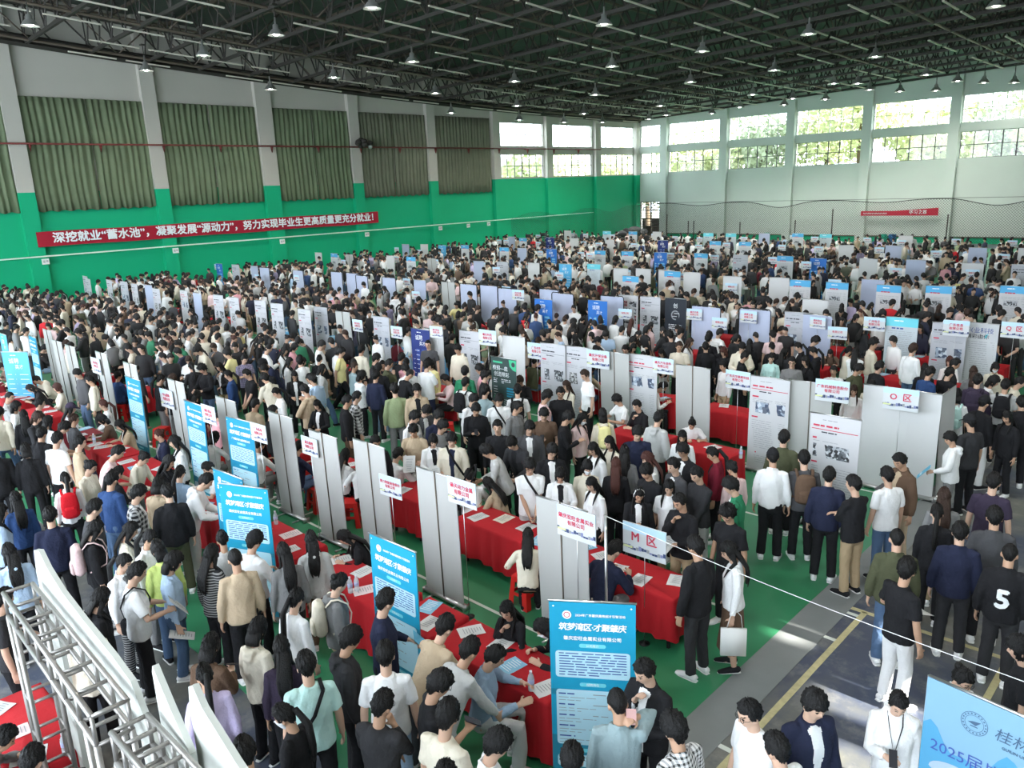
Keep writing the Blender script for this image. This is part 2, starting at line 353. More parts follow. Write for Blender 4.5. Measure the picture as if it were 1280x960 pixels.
def hair_for(P, kind):
    """hair of a pose: long hair and ponytails hang straight down the back whatever way the head is bent"""
    if kind not in ('long', 'pony'): return HAIR_ME[kind], P.hm
    if kind not in P.hair:
        mb = hair_mb(kind).xf(P.hm); h = lambda *p: P.hm @ Vector(p); tl = P.tl
        if kind == 'long':
            mb.tube([h(0,-.045,.05), h(0,-.07,-.03), (h(0,-.08,-.10)+tl(0,-.115,1.45))/2, tl(0,-.148,1.37), tl(0,-.162,1.29), tl(.005,-.158,1.21), tl(.01,-.152,1.15)], [(.06,.042), (.080,.036), (.080,.032), (.082,.026), (.078,.022), (.058,.016), (.02,.008)], 20, side=(1,0,0))
            for q in (1, -1):
                mb.tube([h(q*.03,-.06,.02), (h(q*.05,-.08,-.10)+tl(q*.05,-.12,1.45))/2, tl(q*.06,-.160,1.34), tl(q*.055,-.168,1.24), tl(q*.04,-.160,1.13)], [(.03,.03), (.03,.025), (.03,.018), (.025,.014), (.006,.004)], 8, side=(1,0,0))
                mb.tube([h(q*.06,0,.03), h(q*.080,-.005,-.05), (h(q*.080,-.01,-.12)+tl(q*.085,.0,1.44))/2, tl(q*.10,.085,1.36), tl(q*.10,.130,1.27)], [(.018,.038), (.018,.034), (.018,.028), (.020,.014), (.006,.004)], 10, side=(1,0,0))
        else:
            a = h(0,-.125,.04); e = tl(.01,-.175,1.30); m = a.lerp(e, .45) + P.T.to_3x3() @ V3(0,-.055,.02)
            mb.tube([h(0,-.085,.03), a, m, e, tl(.012,-.172,1.2), tl(.015,-.165,1.13)], [.022, .028, .036, .034, .026, .008], 12)
        P.hair[kind] = mb.mesh('hair_%s_%s' % (kind, P.name), [HAIRX])
    return P.hair[kind], Matrix.Identity(4)
CAP_ME = cap_mb().mesh('baseball_cap', [cloth('blk')])
gm = MB()
for s in (1, -1):
    c = Vector((s*.033, .097, .008)); ring = [c + Vector((.024*math.cos(a), -.006*abs(math.cos(a)), .019*math.sin(a))) for a in [i*math.pi/8 for i in range(17)]]
    gm.tube(ring, [.0022]*17, 5); gm.tube([(s*.057,.088,.012), (s*.078,.06,.012), (s*.079,-.01,.008)], [.002]*3, 5)
gm.bar((-.01,.099,.01), (.01,.099,.01), .002, 5)
GLASS_ME = gm.mesh('glasses', [principled('glasses_frame', (.02,.02,.022), .3)])
mk = MB()
def mfn(d, p):
    p = headshape(d.copy(), Vector(p)); ok = d.y > -.05 and -.95 < d.z < -.02
    return p*1.06 + Vector((0, .006, 0)) if ok else p*.8
mk.ell((0,0,0), HR, 36, 24, mfn); MASK_ME = mk.mesh('face_mask', [principled('mask_white', (.8,.82,.85), .8)])
for i, P in enumerate(POSES):
    me = voxel(body_mb(P), .0085, 1, 'body_' + P.name)
    c, nn = centers(me); Mi = np.array(P.hm.inverted()); l = c @ Mi[:3, :3].T + Mi[:3, 3]
    mi = np.zeros(len(c), 'i'); f = l[:, 1] > .03
    for s in (1, -1):
        mi[f & ((np.abs(l[:, 0]-s*.032)/.014)**2 + ((l[:, 2]-.008)/.0075)**2 < 1)] = 1
        mi[f & (np.abs(l[:, 0]-s*.034) < .017) & (np.abs(l[:, 2]-.031) < .0045)] = 1
    mi[f & ((l[:, 0]/.022)**2 + ((l[:, 2]+.066)/.008)**2 < 1)] = 2
    for m in (SKINM, EYE, LIP): me.materials.append(m)
    me.polygons.foreach_set('material_index', mi); P.body = me; P.tops = {}; P.bots = {}; P.hair = {}
def get_top(P, kind):
    if kind not in P.tops:
        me = voxel(top_mb(P, kind), .0135, 3, 'top_%s_%s' % (kind, P.name)); wobble(me, .0042, len(P.name)*7+len(kind))
        me.materials.append(FABRIC); me.materials.append(INNERF)
        if kind == 'jacket':
            c, nn = centers(me); Ti = np.array(P.T.inverted()); l = c @ Ti[:3, :3].T + Ti[:3, 3]; n2 = nn @ Ti[:3, :3].T
            mi = ((np.abs(l[:, 0]) < .028 + .07*np.clip(l[:, 2]-.1, 0, 1)) & (n2[:, 1] > .45) & (l[:, 1] > .06) & (l[:, 1] < .2)).astype('i')
            me.polygons.foreach_set('material_index', mi)
        P.tops[kind] = me
    return P.tops[kind]
def get_bot(P, kind):
    if P.sit: kind = 'trousers'
    if kind not in P.bots:
        me = voxel(bottom_mb(P, kind), .0135, 3, '%s_%s' % (kind, P.name)); wobble(me, .0042, len(P.name)*3)
        me.materials.append(cloth('blk')); P.bots[kind] = me
    return P.bots[kind]
def setmat(o, i, m):
    o.material_slots[i].link = 'OBJECT'; o.material_slots[i].material = m
PRS = random.Random(5)
NAMEB = {'tee': 'tee_shirt', 'sweater': 'sweater', 'jacket': 'jacket', 'hoodie': 'hoodie', 'blouse': 'blouse'}
def person(x, y, rz, pose, hair='short', top='sweater', tc='blk', bc='blk', hc='k', inner='wht', sc=1., skirt=False, glasses=False, mask=False, cap=None, shoe='wht', female=False, skin=None, label='', group=None):
    P = PI_[pose]; w = sc*(.9 if female else 1.)
    root = link('person', P.body); root.matrix_world = Matrix.Translation((x, y, 0)) @ Matrix.Rotation(rz, 4, 'Z') @ Matrix.Diagonal((w, sc, sc, 1))
    root.color = (*SKIN[PRS.randrange(3) if skin is None else skin], 1)
    tag(root, label, 'person', group)
    o = link(NAMEB[top], get_top(P, top), root); paint(o, tc)
    if top == 'jacket': o['inner_colour'] = list(PAL.get(inner, (.15,.15,.15)))
    o = link('skirt' if skirt and not P.sit else 'trousers', get_bot(P, 'skirt' if skirt else 'trousers'), root); paint(o, bc)
    hm_, hx_ = hair_for(P, hair); o = link('hair', hm_, root, hx_); o.color = (*HAIRC[hc], 1)
    if cap: o = link('cap', CAP_ME, root, P.hm); paint(o, cap)
    if glasses: link('glasses', GLASS_ME, root, P.hm)
    if mask: link('face_mask', MASK_ME, root, P.hm)
    for i, s in enumerate((1, -1)):
        o = link('shoe', SHOE_ME, root, Matrix.Translation(P.an[i]) @ Matrix.Rotation(-s*R(9), 4, 'Z')); paint(o, shoe)
    return root
# ---------------------------------------------------------------- the setting
def struct(name, me, parent=None, label=None):
    o = link(name, me, parent)
    if parent is None: o['kind'] = 'structure'
    if label: o['label'] = label
    return o
WHITE = principled('wall_white', (.49,.475,.42), .85, bump=.12, bscale=3, var=.05, vscale=.6)
WALLG = principled('wall_grey_white', (.56,.62,.555), .85, bump=.1, bscale=3, var=.05, vscale=.5)
GREEN = principled('wall_green', (.006,.40,.19), .55, spec=.3, bump=.15, bscale=2.5, var=.05, vscale=.7)
MATG = principled('court_green', (.033,.21,.095), .38, spec=.4, bump=.06, bscale=5, var=.10, vscale=.5)
GREYT = principled('mat_border_grey', (.20,.215,.215), .5, bump=.1, bscale=8, var=.1, vscale=3)
LINE = principled('line_white', (.62,.66,.60), .6); YLINE = principled('line_yellow', (.50,.45,.25), .6, var=.3, vscale=14)
STEEL = principled('steel_dark', (.05,.046,.040), .6, metal=.2); STEELB = principled('steel_brown', (.15,.122,.095), .55, metal=.2)
PURL = principled('purlin_pale', (.72,.68,.58), .6)
DECK = principled('roof_deck', (.085,.10,.085), .7, bump=.3, bscale=4)
BLACK = principled('black_metal', (.015,.015,.016), .45); CHROME = principled('silver_metal', (.55,.55,.55), .32, metal=1.)
FRM_W = principled('window_frame_pale', (.42,.44,.42), .5); FRM_D = principled('window_frame_dark', (.10,.105,.11), .5)
def floor_mat():
    m = bpy.data.materials.new('worn_dark_court'); m.use_nodes = True; nt = m.node_tree; b = nt.nodes['Principled BSDF']
    tc = nt.nodes.new('ShaderNodeTexCoord')
    def noise(sc, det=6, ro=.6):
        n = nt.nodes.new('ShaderNodeTexNoise'); n.inputs['Scale'].default_value = sc; n.inputs['Detail'].default_value = det; n.inputs['Roughness'].default_value = ro
        nt.links.new(tc.outputs['Object'], n.inputs['Vector']); return n
    def ramp(n, a, b_):
        r = nt.nodes.new('ShaderNodeValToRGB'); r.color_ramp.elements[0].position = a; r.color_ramp.elements[1].position = b_; nt.links.new(n.outputs[0], r.inputs[0]); return r
    r1 = ramp(noise(.55), .44, .58); r2 = ramp(noise(2.3, 9, .72), .50, .72)
    m1 = nt.nodes.new('ShaderNodeMix'); m1.data_type = 'RGBA'; m1.inputs[6].default_value = (.055,.068,.105,1); m1.inputs[7].default_value = (.135,.138,.125,1); nt.links.new(r1.outputs[0], m1.inputs[0])
    m2 = nt.nodes.new('ShaderNodeMix'); m2.data_type = 'RGBA'; m2.inputs[7].default_value = (.32,.31,.27,1); nt.links.new(m1.outputs[2], m2.inputs[6])
    mu = nt.nodes.new('ShaderNodeMath'); mu.operation = 'MULTIPLY'; mu.inputs[1].default_value = .55; nt.links.new(r2.outputs[0], mu.inputs[0]); nt.links.new(mu.outputs[0], m2.inputs[0])
    nt.links.new(m2.outputs[2], b.inputs['Base Color']); b.inputs['Roughness'].default_value = .42
    return m
b = MB().box(((WR+WA)/2, (WB+WF)/2, -.15), (WR-WA+1, WB-WF+1, .3)); struct('floor', b.mesh('floor', [floor_mat()], False))
GE, GN = -3.87, 3.5            # right and near edge of the green mats
b = MB().box(((GE+WA)/2, (GN+66)/2, .004), (GE-WA, 66-GN, .012)); struct('floor_mat_green', b.mesh('floor_mat_green', [MATG], False))
b = MB().box((GE+.24, (GN+66)/2-.2, .003), (.48, 66-GN+.5, .011)); struct('floor_mat_border', b.mesh('floor_mat_border', [GREYT], False))
b = MB()                        # yellow and white court lines on the dark floor, white ones on the green mats
b.box((-3.63+.42, 7.2, .002), (.075, 5.4, .006), 0).box((-1.55, 7.2, .002), (.075, 5.4, .006), 0).box((-2.6, 9.9, .002), (2.2, .07, .006), 0)
for y in (6.35, 9.0, 9.75): b.box((-3.42, y, .002), (.36, .06, .006), 1)
for k in range(7):
    y0 = 9.3 + 7.45*k
    for x in np.arange(-6, -46, -6.1): b.box((x, y0, .0115), (.05, 5.2, .004), 1)
    for dy in (-2.6, 2.6): b.box((-26, y0+dy, .0115), (43, .05, .004), 1)
b.box((-26, 6.2, .0115), (43, .05, .004), 1); b.box((-4.9, 8.8, .0115), (.8, .05, .004), 1)
struct('floor_lines', b.mesh('floor_lines', [YLINE, LINE], False))
LY = [-8, -1.2, 5.95, 13.1, 20.35, 27.65, 34.6, 41.8, 49., 55.8, 63., 69.75]      # pilasters of the left wall
RX = [-45.35, -38.72, -32.15, -25.55, -18.95, -12.35, -5.75, .85, 7.45]        # columns of the back wall
def wall_with_holes(axis, plane, thick, lo, hi, top, holes, zsplit, mats, name):
    """a wall as boxes around window holes: holes = (a0, a1, z0, z1), mats = below/above zsplit"""
    b = MB(); cuts = sorted({lo, hi, *[h[0] for h in holes], *[h[1] for h in holes]}); zc = sorted({0., zsplit, top, *[h[2] for h in holes], *[h[3] for h in holes]})
    for a0, a1 in zip(cuts, cuts[1:]):
        for z0, z1 in zip(zc, zc[1:]):
            am, zm = (a0+a1)/2, (z0+z1)/2
            if any(h[0] < am < h[1] and h[2] < zm < h[3] for h in holes): continue
            c = (plane, am, zm) if axis == 'x' else (am, plane, zm); s = (thick, a1-a0, z1-z0) if axis == 'x' else (a1-a0, thick, z1-z0)
            b.box(c, s, 0 if zm < zsplit else 1)
    return struct(name, b.mesh(name, mats, False))
lh = []; rh = []
for y0, y1 in ((49.65, 55.3), (56.4, 62.4), (63.6, 69.4)): lh += [(y0, y1, 6.5, 8.45), (y0, y1, 9.15, 11.08)]
rb = [(-48.3, -45.8)] + [(RX[i]+.42, RX[i+1]-.42) for i in range(8)]
for x0, x1 in rb: rh += [(x0, x1, 6.55, 8.52), (x0, x1, 9.2, 11.2)]
wall_with_holes('x', WA-.15, .3, WF, WB+.3, 21, lh, 6.4, [GREEN, WHITE], 'wall_left')
GRILL = (-48.3, -45.8, .1, 3.7)
wall_with_holes('y', WB+.15, .3, WA-.3, WR, 21, rh + [GRILL], .54, [GREEN, WALLG], 'wall_back')
sh = [(7.55, 8.1, 6.3, 6.75), (8.5, 9.1, 6.2, 6.9), (9.5, 9.9, 7.0, 7.3)]  # unseen openings, sized and placed so sun patches land on the near floor
wall_with_holes('x', WR+.15, .3, WF, WB, 21, sh, .54, [GREEN, WALLG], 'wall_right')
fh = [(x, x+8.2, 1.0, 14.) for x in (-47, -38, -29, -20, -11, -2)]  # wide unseen openings, made to let sky light in from behind the camera
wall_with_holes('y', WF-.15, .3, WA-.3, WR+.3, 21, fh, .54, [GREEN, WALLG], 'wall_front')
b = MB()
for i, y in enumerate(LY):
    wd = 1.1 if i == 5 else .82; z1 = 6.4
    b.box((WA+.16, y, z1/2), (.36, wd, z1), 0).box((WA+.16, y, (z1+16)/2), (.36, wd, 16-z1), 1)
struct('wall_left_pilasters', b.mesh('wall_left_pilasters', [GREEN, WHITE], False))
b = MB()
for x in RX: b.box((x, WB-.2, 7.5), (.74, .44, 15), 0)
b.box(((WA+WR)/2, WB-.06, 8.86), (WR-WA, .14, .62), 0).box(((WA+WR)/2, WB-.04, .5), (WR-WA, .1, .07), 1)
struct('wall_back_columns', b.mesh('wall_back_columns', [WALLG, STEELB], False))
GLASS = bpy.data.materials.new('window_glass'); GLASS.use_nodes = True
nt = GLASS.node_tree; nt.nodes.remove(nt.nodes['Principled BSDF']); t_ = nt.nodes.new('ShaderNodeBsdfTransparent'); g_ = nt.nodes.new('ShaderNodeBsdfGlossy'); g_.inputs['Roughness'].default_value = .05
t_.inputs[0].default_value = (.97,.98,.97,1); f_ = nt.nodes.new('ShaderNodeFresnel'); mxs = nt.nodes.new('ShaderNodeMixShader')
mxs.inputs[0].default_value = .04; nt.links.new(t_.outputs[0], mxs.inputs[1]); nt.links.new(g_.outputs[0], mxs.inputs[2]); nt.links.new(mxs.outputs[0], nt.nodes['Material Output'].inputs[0])
wn = [0]
def window(axis, plane, a0, a1, z0, z1, cols, dark):
    wn[0] += 1; fr = FRM_D if dark else FRM_W
    e = empty('window_%d' % wn[0], (plane, (a0+a1)/2, z0) if axis == 'x' else ((a0+a1)/2, plane, z0), R(90) if axis == 'x' else 0); e['kind'] = 'structure'
    W_, H_ = a1-a0, z1-z0; b = MB(); t = .055 if dark else .045
    for i in range(cols+1):
        tt = t*1.5 if (dark and i in (0, cols, cols//2, cols*2//3)) else t
        b.box((-W_/2 + W_*i/cols, 0, H_/2), (tt, .06, H_))
    for z in (0, H_/2, H_): b.box((0, 0, z), (W_, .06, t))
    link('window_frame', b.mesh('window_frame', [fr], False), e); link('window_glass', MB().box((0, .01, H_/2), (W_, .006, H_)).mesh('window_glass', [GLASS], False), e)
for h in lh: window('x', WA-.12, h[0], h[1], h[2], h[3], 5 if h[2] > 9 else 6, h[2] < 9)
for h in rh: window('y', WB+.12, h[0], h[1], h[2], h[3], 6 if h[1]-h[0] > 3 else 4, h[2] < 9)
# steel door with a bar grille at the far corner
e = empty('door_1', (-47.05, WB+.1, .1)); e['kind'] = 'structure'; b = MB()
for x in (-1.25, 0, 1.25): b.box((x, 0, 1.8), (.1, .08, 3.6))
for i in range(13): b.box((0, 0, .15+.285*i), (2.5, .05, .05 if i % 3 else .11))
for i in range(14): b.bar((-1.2+.185*i, 0, 0), (-1.2+.185*i, 0, 3.6), .016, 4)
link('door_grille', b.mesh('door_grille', [STEELB], False), e)
# roof deck, trusses and their bracing
b = MB(); xs = np.linspace(WA-.3, WR, 12); ys = np.linspace(WF, WB+.3, 24)
V = [(x, y, zroof(x, y)+2.5) for y in ys for x in xs]; b.add(V, [(j*12+i, j*12+i+1, (j+1)*12+i+1, (j+1)*12+i)[::-1] for j in range(23) for i in range(11)])
V = [(x, y, z+.12) for x, y, z in V]; b.add(V, [(j*12+i, j*12+i+1, (j+1)*12+i+1, (j+1)*12+i) for j in range(23) for i in range(11)])
struct('ceiling', b.mesh('ceiling', [DECK], False))
TL = WR-WA-.6; NP = 34; b = MB(); dx = TL/NP; HT = 1.9
b.box((TL/2, 0, 0), (TL, .16, .16)).box((TL/2, 0, HT), (TL, .14, .14))
for i in range(NP):
    x0 = i*dx
    b.bar((x0, 0, 0), (x0+dx/2, 0, HT), .045, 5); b.bar((x0+dx/2, 0, HT), (x0+dx, 0, 0), .045, 5)
    if i % 2 == 0: b.bar((x0, 0, 0), (x0, 0, HT), .04, 5)
TRUSS = b.mesh('ceiling_truss', [STEEL], False); TYS = [WB-.8-3.05*j for j in range(20)]
for y in TYS:
    o = link('ceiling_truss', TRUSS); o['kind'] = 'structure'
    o.matrix_world = Matrix.Translation((WA+.3, y, zroof(WA+.3, y))) @ Matrix.Rotation(-math.atan(.035), 4, 'Y')
for i in range(10):             # arched chords across the trusses, each with a pale cable tray above it
    x = WA + 1.2 + 6.6*i; yy = np.linspace(WB-.5, 8, 30); b = MB()
    b.tube([(x, y, zroof(x, y)+.0) for y in yy], [.075]*30, 6, 0); b.tube([(x, y, zroof(x, y)+1.95) for y in yy], [.07]*30, 6, 0)
    for j in range(29):
        if j % 2 == 0: b.bar((x, yy[j], zroof(x, yy[j])), (x, yy[j+1], zroof(x, yy[j+1])+1.95), .04, 5, 0); b.bar((x, yy[j+1], zroof(x, yy[j+1])+1.95), (x, yy[min(j+2, 29)], zroof(x, yy[min(j+2, 29)])), .04, 5, 0)
    o = struct('ceiling_brace', b.mesh('ceiling_brace', [STEELB], True))
b = MB(); yy = np.linspace(WB-.3, WF+1, 40)
for dz_, r_ in ((-.05, .16), (.30, .12), (1.9, .12)): b.tube([(WA+.5, y, zroof(WA, y)+dz_) for y in yy], [(r_, r_)]*40, 4)
for j in range(39): b.bar((WA+.5, yy[j], zroof(WA, yy[j])), (WA+.5, yy[j+1], zroof(WA, yy[j+1])+1.9), .05, 5)
struct('ceiling_edge_beam', b.mesh('ceiling_edge_beam', [STEEL], False))
for i in range(19):
    x = WA + .9 + 3.2*i; b = MB(); yy = np.linspace(WB-1, 10, 21)
    for j in range(20):
        if (i*5+j*3+(i*j) % 4) % 7 in (3, 5): continue
        y0, y1 = yy[j]-.25, yy[j+1]+.25; b.add([(x-.05, y0, zroof(x, y0)-.22), (x+.05, y0, zroof(x, y0)-.22), (x+.05, y1, zroof(x, y1)-.22), (x-.05, y1, zroof(x, y1)-.22), (x-.05, y0, zroof(x, y0)-.16), (x+.05, y0, zroof(x, y0)-.16), (x+.05, y1, zroof(x, y1)-.16), (x-.05, y1, zroof(x, y1)-.16)], [(0,1,2,3),(7,6,5,4),(0,4,5,1),(1,5,6,2),(2,6,7,3),(3,7,4,0)])
    struct('ceiling_trim_%d' % (i+1), b.mesh('ceiling_trim', [PURL], False))
for j, y in enumerate(TYS):     # roof purlins under the deck
    b = MB(); z = zroof(WA, y-1.5)+2.2
    b.add([(WA, y-1.56, z), (WR, y-1.56, z+.035*(WR-WA)), (WR, y-1.44, z+.035*(WR-WA)), (WA, y-1.44, z), (WA, y-1.56, z+.16), (WR, y-1.56, z+.16+.035*(WR-WA)), (WR, y-1.44, z+.16+.035*(WR-WA)), (WA, y-1.44, z+.16)], [(3,2,1,0),(4,5,6,7),(0,1,5,4),(1,2,6,5),(2,3,7,6),(3,0,4,7)])
    struct('ceiling_purlin', b.mesh('ceiling_purlin', [STEELB], False))
# lamps: pixel places in the photograph, hung from the lower chords
LP = [(37,28),(182,85),(254,66),(345,40),(465,6),(417,94),(338,109),(515,74),(544,114),(564,139),(755,27),(1011,39),(878,61),(968,85),(1094,68),(765,80),(863,100),(744,116),(826,130),(646,130),(643,99),(730,140),(1245,4),
      (1197,99),(1268,101),(1170,111),(1125,112),(1087,110),(1032,122),(991,121),(980,129),(925,132),(890,140),(811,147),(833,142),(753,151),(705,151),(649,148),(1158,91),(1230,101),(1072,102),(1042,102),(941,116)]
rl = MB().lathe([(.03,.62),(.035,.40),(.10,.36),(.11,.22),(.16,.20),(.30,.02),(.31,0),(.29,.0),(.15,.17),(.02,.19)], 20)
LREF = rl.mesh('reflector', [principled('lamp_alu', (.62,.62,.6), .35, metal=.75)]); LBUL = MB().ell((0,0,.085), (.13,.13,.09), 14, 8).mesh('bulb', [principled('lamp_glow', (1,.98,.92), .5, emit=((1,.97,.9), 40))])
LROD = MB().bar((0,0,.6), (0,0,1.05), .02, 6).box((0,0,1.05), (.2,.2,.06)).mesh('rod', [STEEL], False)
def ordw(n):
    t = 'first second third fourth fifth sixth seventh eighth ninth tenth eleventh twelfth thirteenth fourteenth fifteenth sixteenth seventeenth eighteenth nineteenth twentieth'.split()
    return t[n-1] if n <= 20 else '%d%s' % (n, {1: 'st', 2: 'nd', 3: 'rd'}.get(n % 10 if n not in (11, 12, 13) else 0, 'th'))
LAMPS = []
for (x, y) in LP:
    d = ray(x, y).normalized(); t = 30.
    for _ in range(30): p = Vector((0,0,CAM_H)) + d*t; t += (zroof(p.x, p.y)-1.25-p.z)/max(.05, d.z)*.6
    p = Vector((0,0,CAM_H)) + d*t; LAMPS.append((x, y, Vector((min(p.x, 11), min(p.y, 68.6), zroof(p.x, min(p.y, 68.6))-1.40))))
for x in (-40, -27, -14.5, -3.5, 7): LAMPS += [(x*10, 5000+y, Vector((x, y, zroof(x, y)-1.40))) for y in (3.5, 13., 21.) if PX((x, y, zroof(x, y)-1.4))[1] < -12 or x > 5]  # unseen lamps added over the near booths to brighten the foreground
LAMPS.sort(key=lambda q: (q[1]))
for k in range(0, len(LAMPS), 9):
    for n, (x, y, p) in enumerate(sorted(LAMPS[k:k+9])):
        e = empty('ceiling_lamp', p, 0, (1.22, 1.22, 1.22))
        tag(e, ('bell-shaped metal ceiling lamp, %s from left in the %s band of lamps from the top' % (ordw(n+1), ordw(k//9+1))) if y < 4000 else ('added unseen bell-shaped ceiling lamp above the nearest booths at spot %d' % (k+n)), 'lamp', 'hanging hall lamps')
        link('reflector', LREF, e); link('bulb', LBUL, e); link('rod', LROD, e)
        ld = bpy.data.lights.new('lamp_light', 'SPOT'); ld.energy = LAMP_W*(.4 if p.x < WA+5 or p.y > WB-5 else 1.); ld.spot_size = R(140); ld.spot_blend = .6; ld.shadow_soft_size = .22; ld.color = (1, .98, .94)
        lo = bpy.data.objects.new('lamp_light', ld); COL.objects.link(lo); lo.parent = e; lo.location = (0, 0, -.04)
# curtains of the left wall: pleated, two leaves to a bay
CURT = principled('curtain_green', (.155,.195,.115), .9, bump=.2, bscale=20, var=.18, vscale=1.5); CURT2 = principled('curtain_grey_green', (.17,.18,.125), .9, bump=.2, bscale=20, var=.18, vscale=1.5)
def curtain(y0, y1, seed, mat):
    rs = random.Random(seed); b = MB(); n = 150; nz = 6; V = []; ph = 0
    for j in range(nz+1):
        z = 5.38 + (11.34-5.38)*j/nz
        for i in range(n+1):
            s = i/n; y = y0 + (y1-y0)*s; am = .05+.015*math.sin(i*.31+seed); V.append((WA+.16+am*math.sin(s*(y1-y0)*18+seed+.5*math.sin(s*23+seed))+.02*math.sin(z*2+i*.1), y+.03*math.sin(z*1.3+seed), z+.04*math.sin(i*.2+seed)*(j == 0)))
    F = [(j*(n+1)+i, (j+1)*(n+1)+i, (j+1)*(n+1)+i+1, j*(n+1)+i+1)[::-1] for j in range(nz) for i in range(n)]
    b.add(V, F); me = b.mesh('curtain', [mat]); return me
cb = [(6.4, 12.68), (13.52, 19.92), (20.75, 27.08), (28.2, 34.15), (35.05, 41.37), (42.2, 48.4)]
for i, (y0, y1) in enumerate(cb):
    m = y0 + (y1-y0)*(.53, .52, .5, .5, .48, .55)[i]
    for j, (a0, a1) in enumerate(((y0, m-.02), (m+.03, y1))):
        o = link('curtain', curtain(a0, a1, i*2+j, CURT if i < 4 else CURT2)); sm = o.modifiers.new('t', 'SOLIDIFY'); sm.thickness = .012
        tag(o, 'green pleated window curtain, %s leaf of the %s window bay from the left' % (('near', 'far')[j], ordw(i+1)), 'curtain', 'long curtains on the left wall')
b = MB(); b.tube([(WA+.52, y, 8.9) for y in (2, 30, 63.1)], [.05]*3, 8)
for y in np.arange(3, 63, 3.55): b.add([(WA+.52, y-.06, 8.88), (WA+.52, y+.06, 8.88), (WA+.30, y+.06, 8.88), (WA+.30, y-.06, 8.88), (WA+.46, y, 8.5), (WA+.36, y, 8.5)], [(0,1,2,3),(0,4,1),(2,5,3),(1,4,5,2),(3,5,4,0)]); b.bar((WA+.0, y, 8.86), (WA+.52, y, 8.86), .022, 5)
tag(link('pipe', b.mesh('pipe', [principled('pipe_red', (.17,.035,.03), .5)])), 'long dark red pipe on brackets running across the curtains', 'pipe')
b = MB().box((WA+.38, 32, 3.0), (.07, 60, .07)); 
tag(link('cable_trunking', b.mesh('cable_trunking', [principled('trunking', (.6,.78,.66), .5)], False)), 'thin white cable trunking along the green wall', 'trunking')
for i, y in enumerate((13.4, 20.6, 27.9, 34.9, 42.1, 45.5, 47.9)):
    b = MB().box((0,0,0), (.05,.36,.30)).box((.03,-.07,0), (.02,.1,.14), 1).box((.03,.08,.02), (.02,.1,.1), 1)
    o = link('wall_socket', b.mesh('wall_socket', [principled('plastic_white', (.75,.8,.76), .5), principled('plastic_grey', (.45,.5,.47), .5)], False)); o.location = (WA+.38 if i < 5 else WA+.03, y, 2.72)
    tag(o, 'small white socket box on the green wall, %s from the left' % ordw(i+1), 'socket', 'wall sockets')
b = MB()
for i in range(7): b.ell((random.Random(i).uniform(-.35,.35), random.Random(i+9).uniform(-.5,.5), random.Random(i+5).uniform(-.3,.35)), (.22,.26,.2), 8, 6)
b.ell((.25,.45,-.25), (.16,.16,.16), 10, 8, mi=1); o = link('winch', b.mesh('winch', [STEEL, CHROME])); o.location = (WA+.75, 34.9, 9.15); tag(o, 'dark tangle of winch and cables on the red pipe by a pilaster', 'winch')
# ---------------------------------------------------------------- lettering and printed sheets
TXT = {}
def text_mesh(s, size, mat, bold=0., spacing=1., shear=0., align='CENTER', key=''):
    k = (s, size, mat.name, bold, shear, align, spacing)
    if k in TXT: return TXT[k]
    c = bpy.data.curves.new('lettering', 'FONT'); c.body = s; c.size = size; c.align_x = align; c.align_y = 'CENTER'; c.space_character = spacing; c.shear = shear; c.resolution_u = 2
    o = bpy.data.objects.new('tmp_text', c); COL.objects.link(o); dg = bpy.context.evaluated_depsgraph_get(); dg.update()
    me = bpy.data.meshes.new_from_object(o.evaluated_get(dg)); me.name = 'lettering'; bpy.data.objects.remove(o); bpy.data.curves.remove(c)
    me.materials.clear(); me.materials.append(mat)
    if bold:
        V = [tuple(v.co) for v in me.vertices]; F = [tuple(p.vertices) for p in me.polygons]; q = MB()
        for i_, (dx_, dy_) in enumerate(((bold, 0), (-bold, 0), (0, bold), (0, -bold))): q.add([(x+dx_, y+dy_, z+i_*max(.0006, bold*.25)) for x, y, z in V], F)
        bpy.data.meshes.remove(me); me = q.mesh('lettering', [mat], False)
    TXT[k] = me; return me
FACE_NEG_Y = Matrix.Rotation(R(90), 4, 'X')        # text lies in XZ, read from -Y
def letters(parent, s, size, mat, at, **kw):
    rot = kw.pop('rot', 0); return link('lettering', text_mesh(s, size, mat, **kw), parent, Matrix.Translation(at) @ Matrix.Rotation(rot, 4, 'Z') @ FACE_NEG_Y)
INK = principled('ink_dark', (.05,.05,.06), .8); INKG = principled('ink_grey', (.30,.31,.33), .8); INKR = principled('ink_red', (.55,.05,.09), .8); INKB = principled('ink_blue', (.05,.09,.32), .8); INKW = principled('ink_white', (.85,.87,.88), .8)
def photo_mat(name, cols, sc):
    m = bpy.data.materials.new(name); m.use_nodes = True; nt = m.node_tree; b = nt.nodes['Principled BSDF']; b.inputs['Roughness'].default_value = .6
    tc = nt.nodes.new('ShaderNodeTexCoord'); n = nt.nodes.new('ShaderNodeTexVoronoi'); n.inputs['Scale'].default_value = sc; nt.links.new(tc.outputs['Object'], n.inputs['Vector'])
    r = nt.nodes.new('ShaderNodeValToRGB'); r.color_ramp.interpolation = 'CONSTANT'
    for i, c in enumerate(cols):
        if i > 1: r.color_ramp.elements.new(i/len(cols))
        r.color_ramp.elements[i].position = i/len(cols); r.color_ramp.elements[i].color = (*c, 1)
    s = nt.nodes.new('ShaderNodeSeparateColor'); nt.links.new(n.outputs['Color'], s.inputs[0]); nt.links.new(s.outputs[0], r.inputs[0]); nt.links.new(r.outputs[0], b.inputs['Base Color']); return m
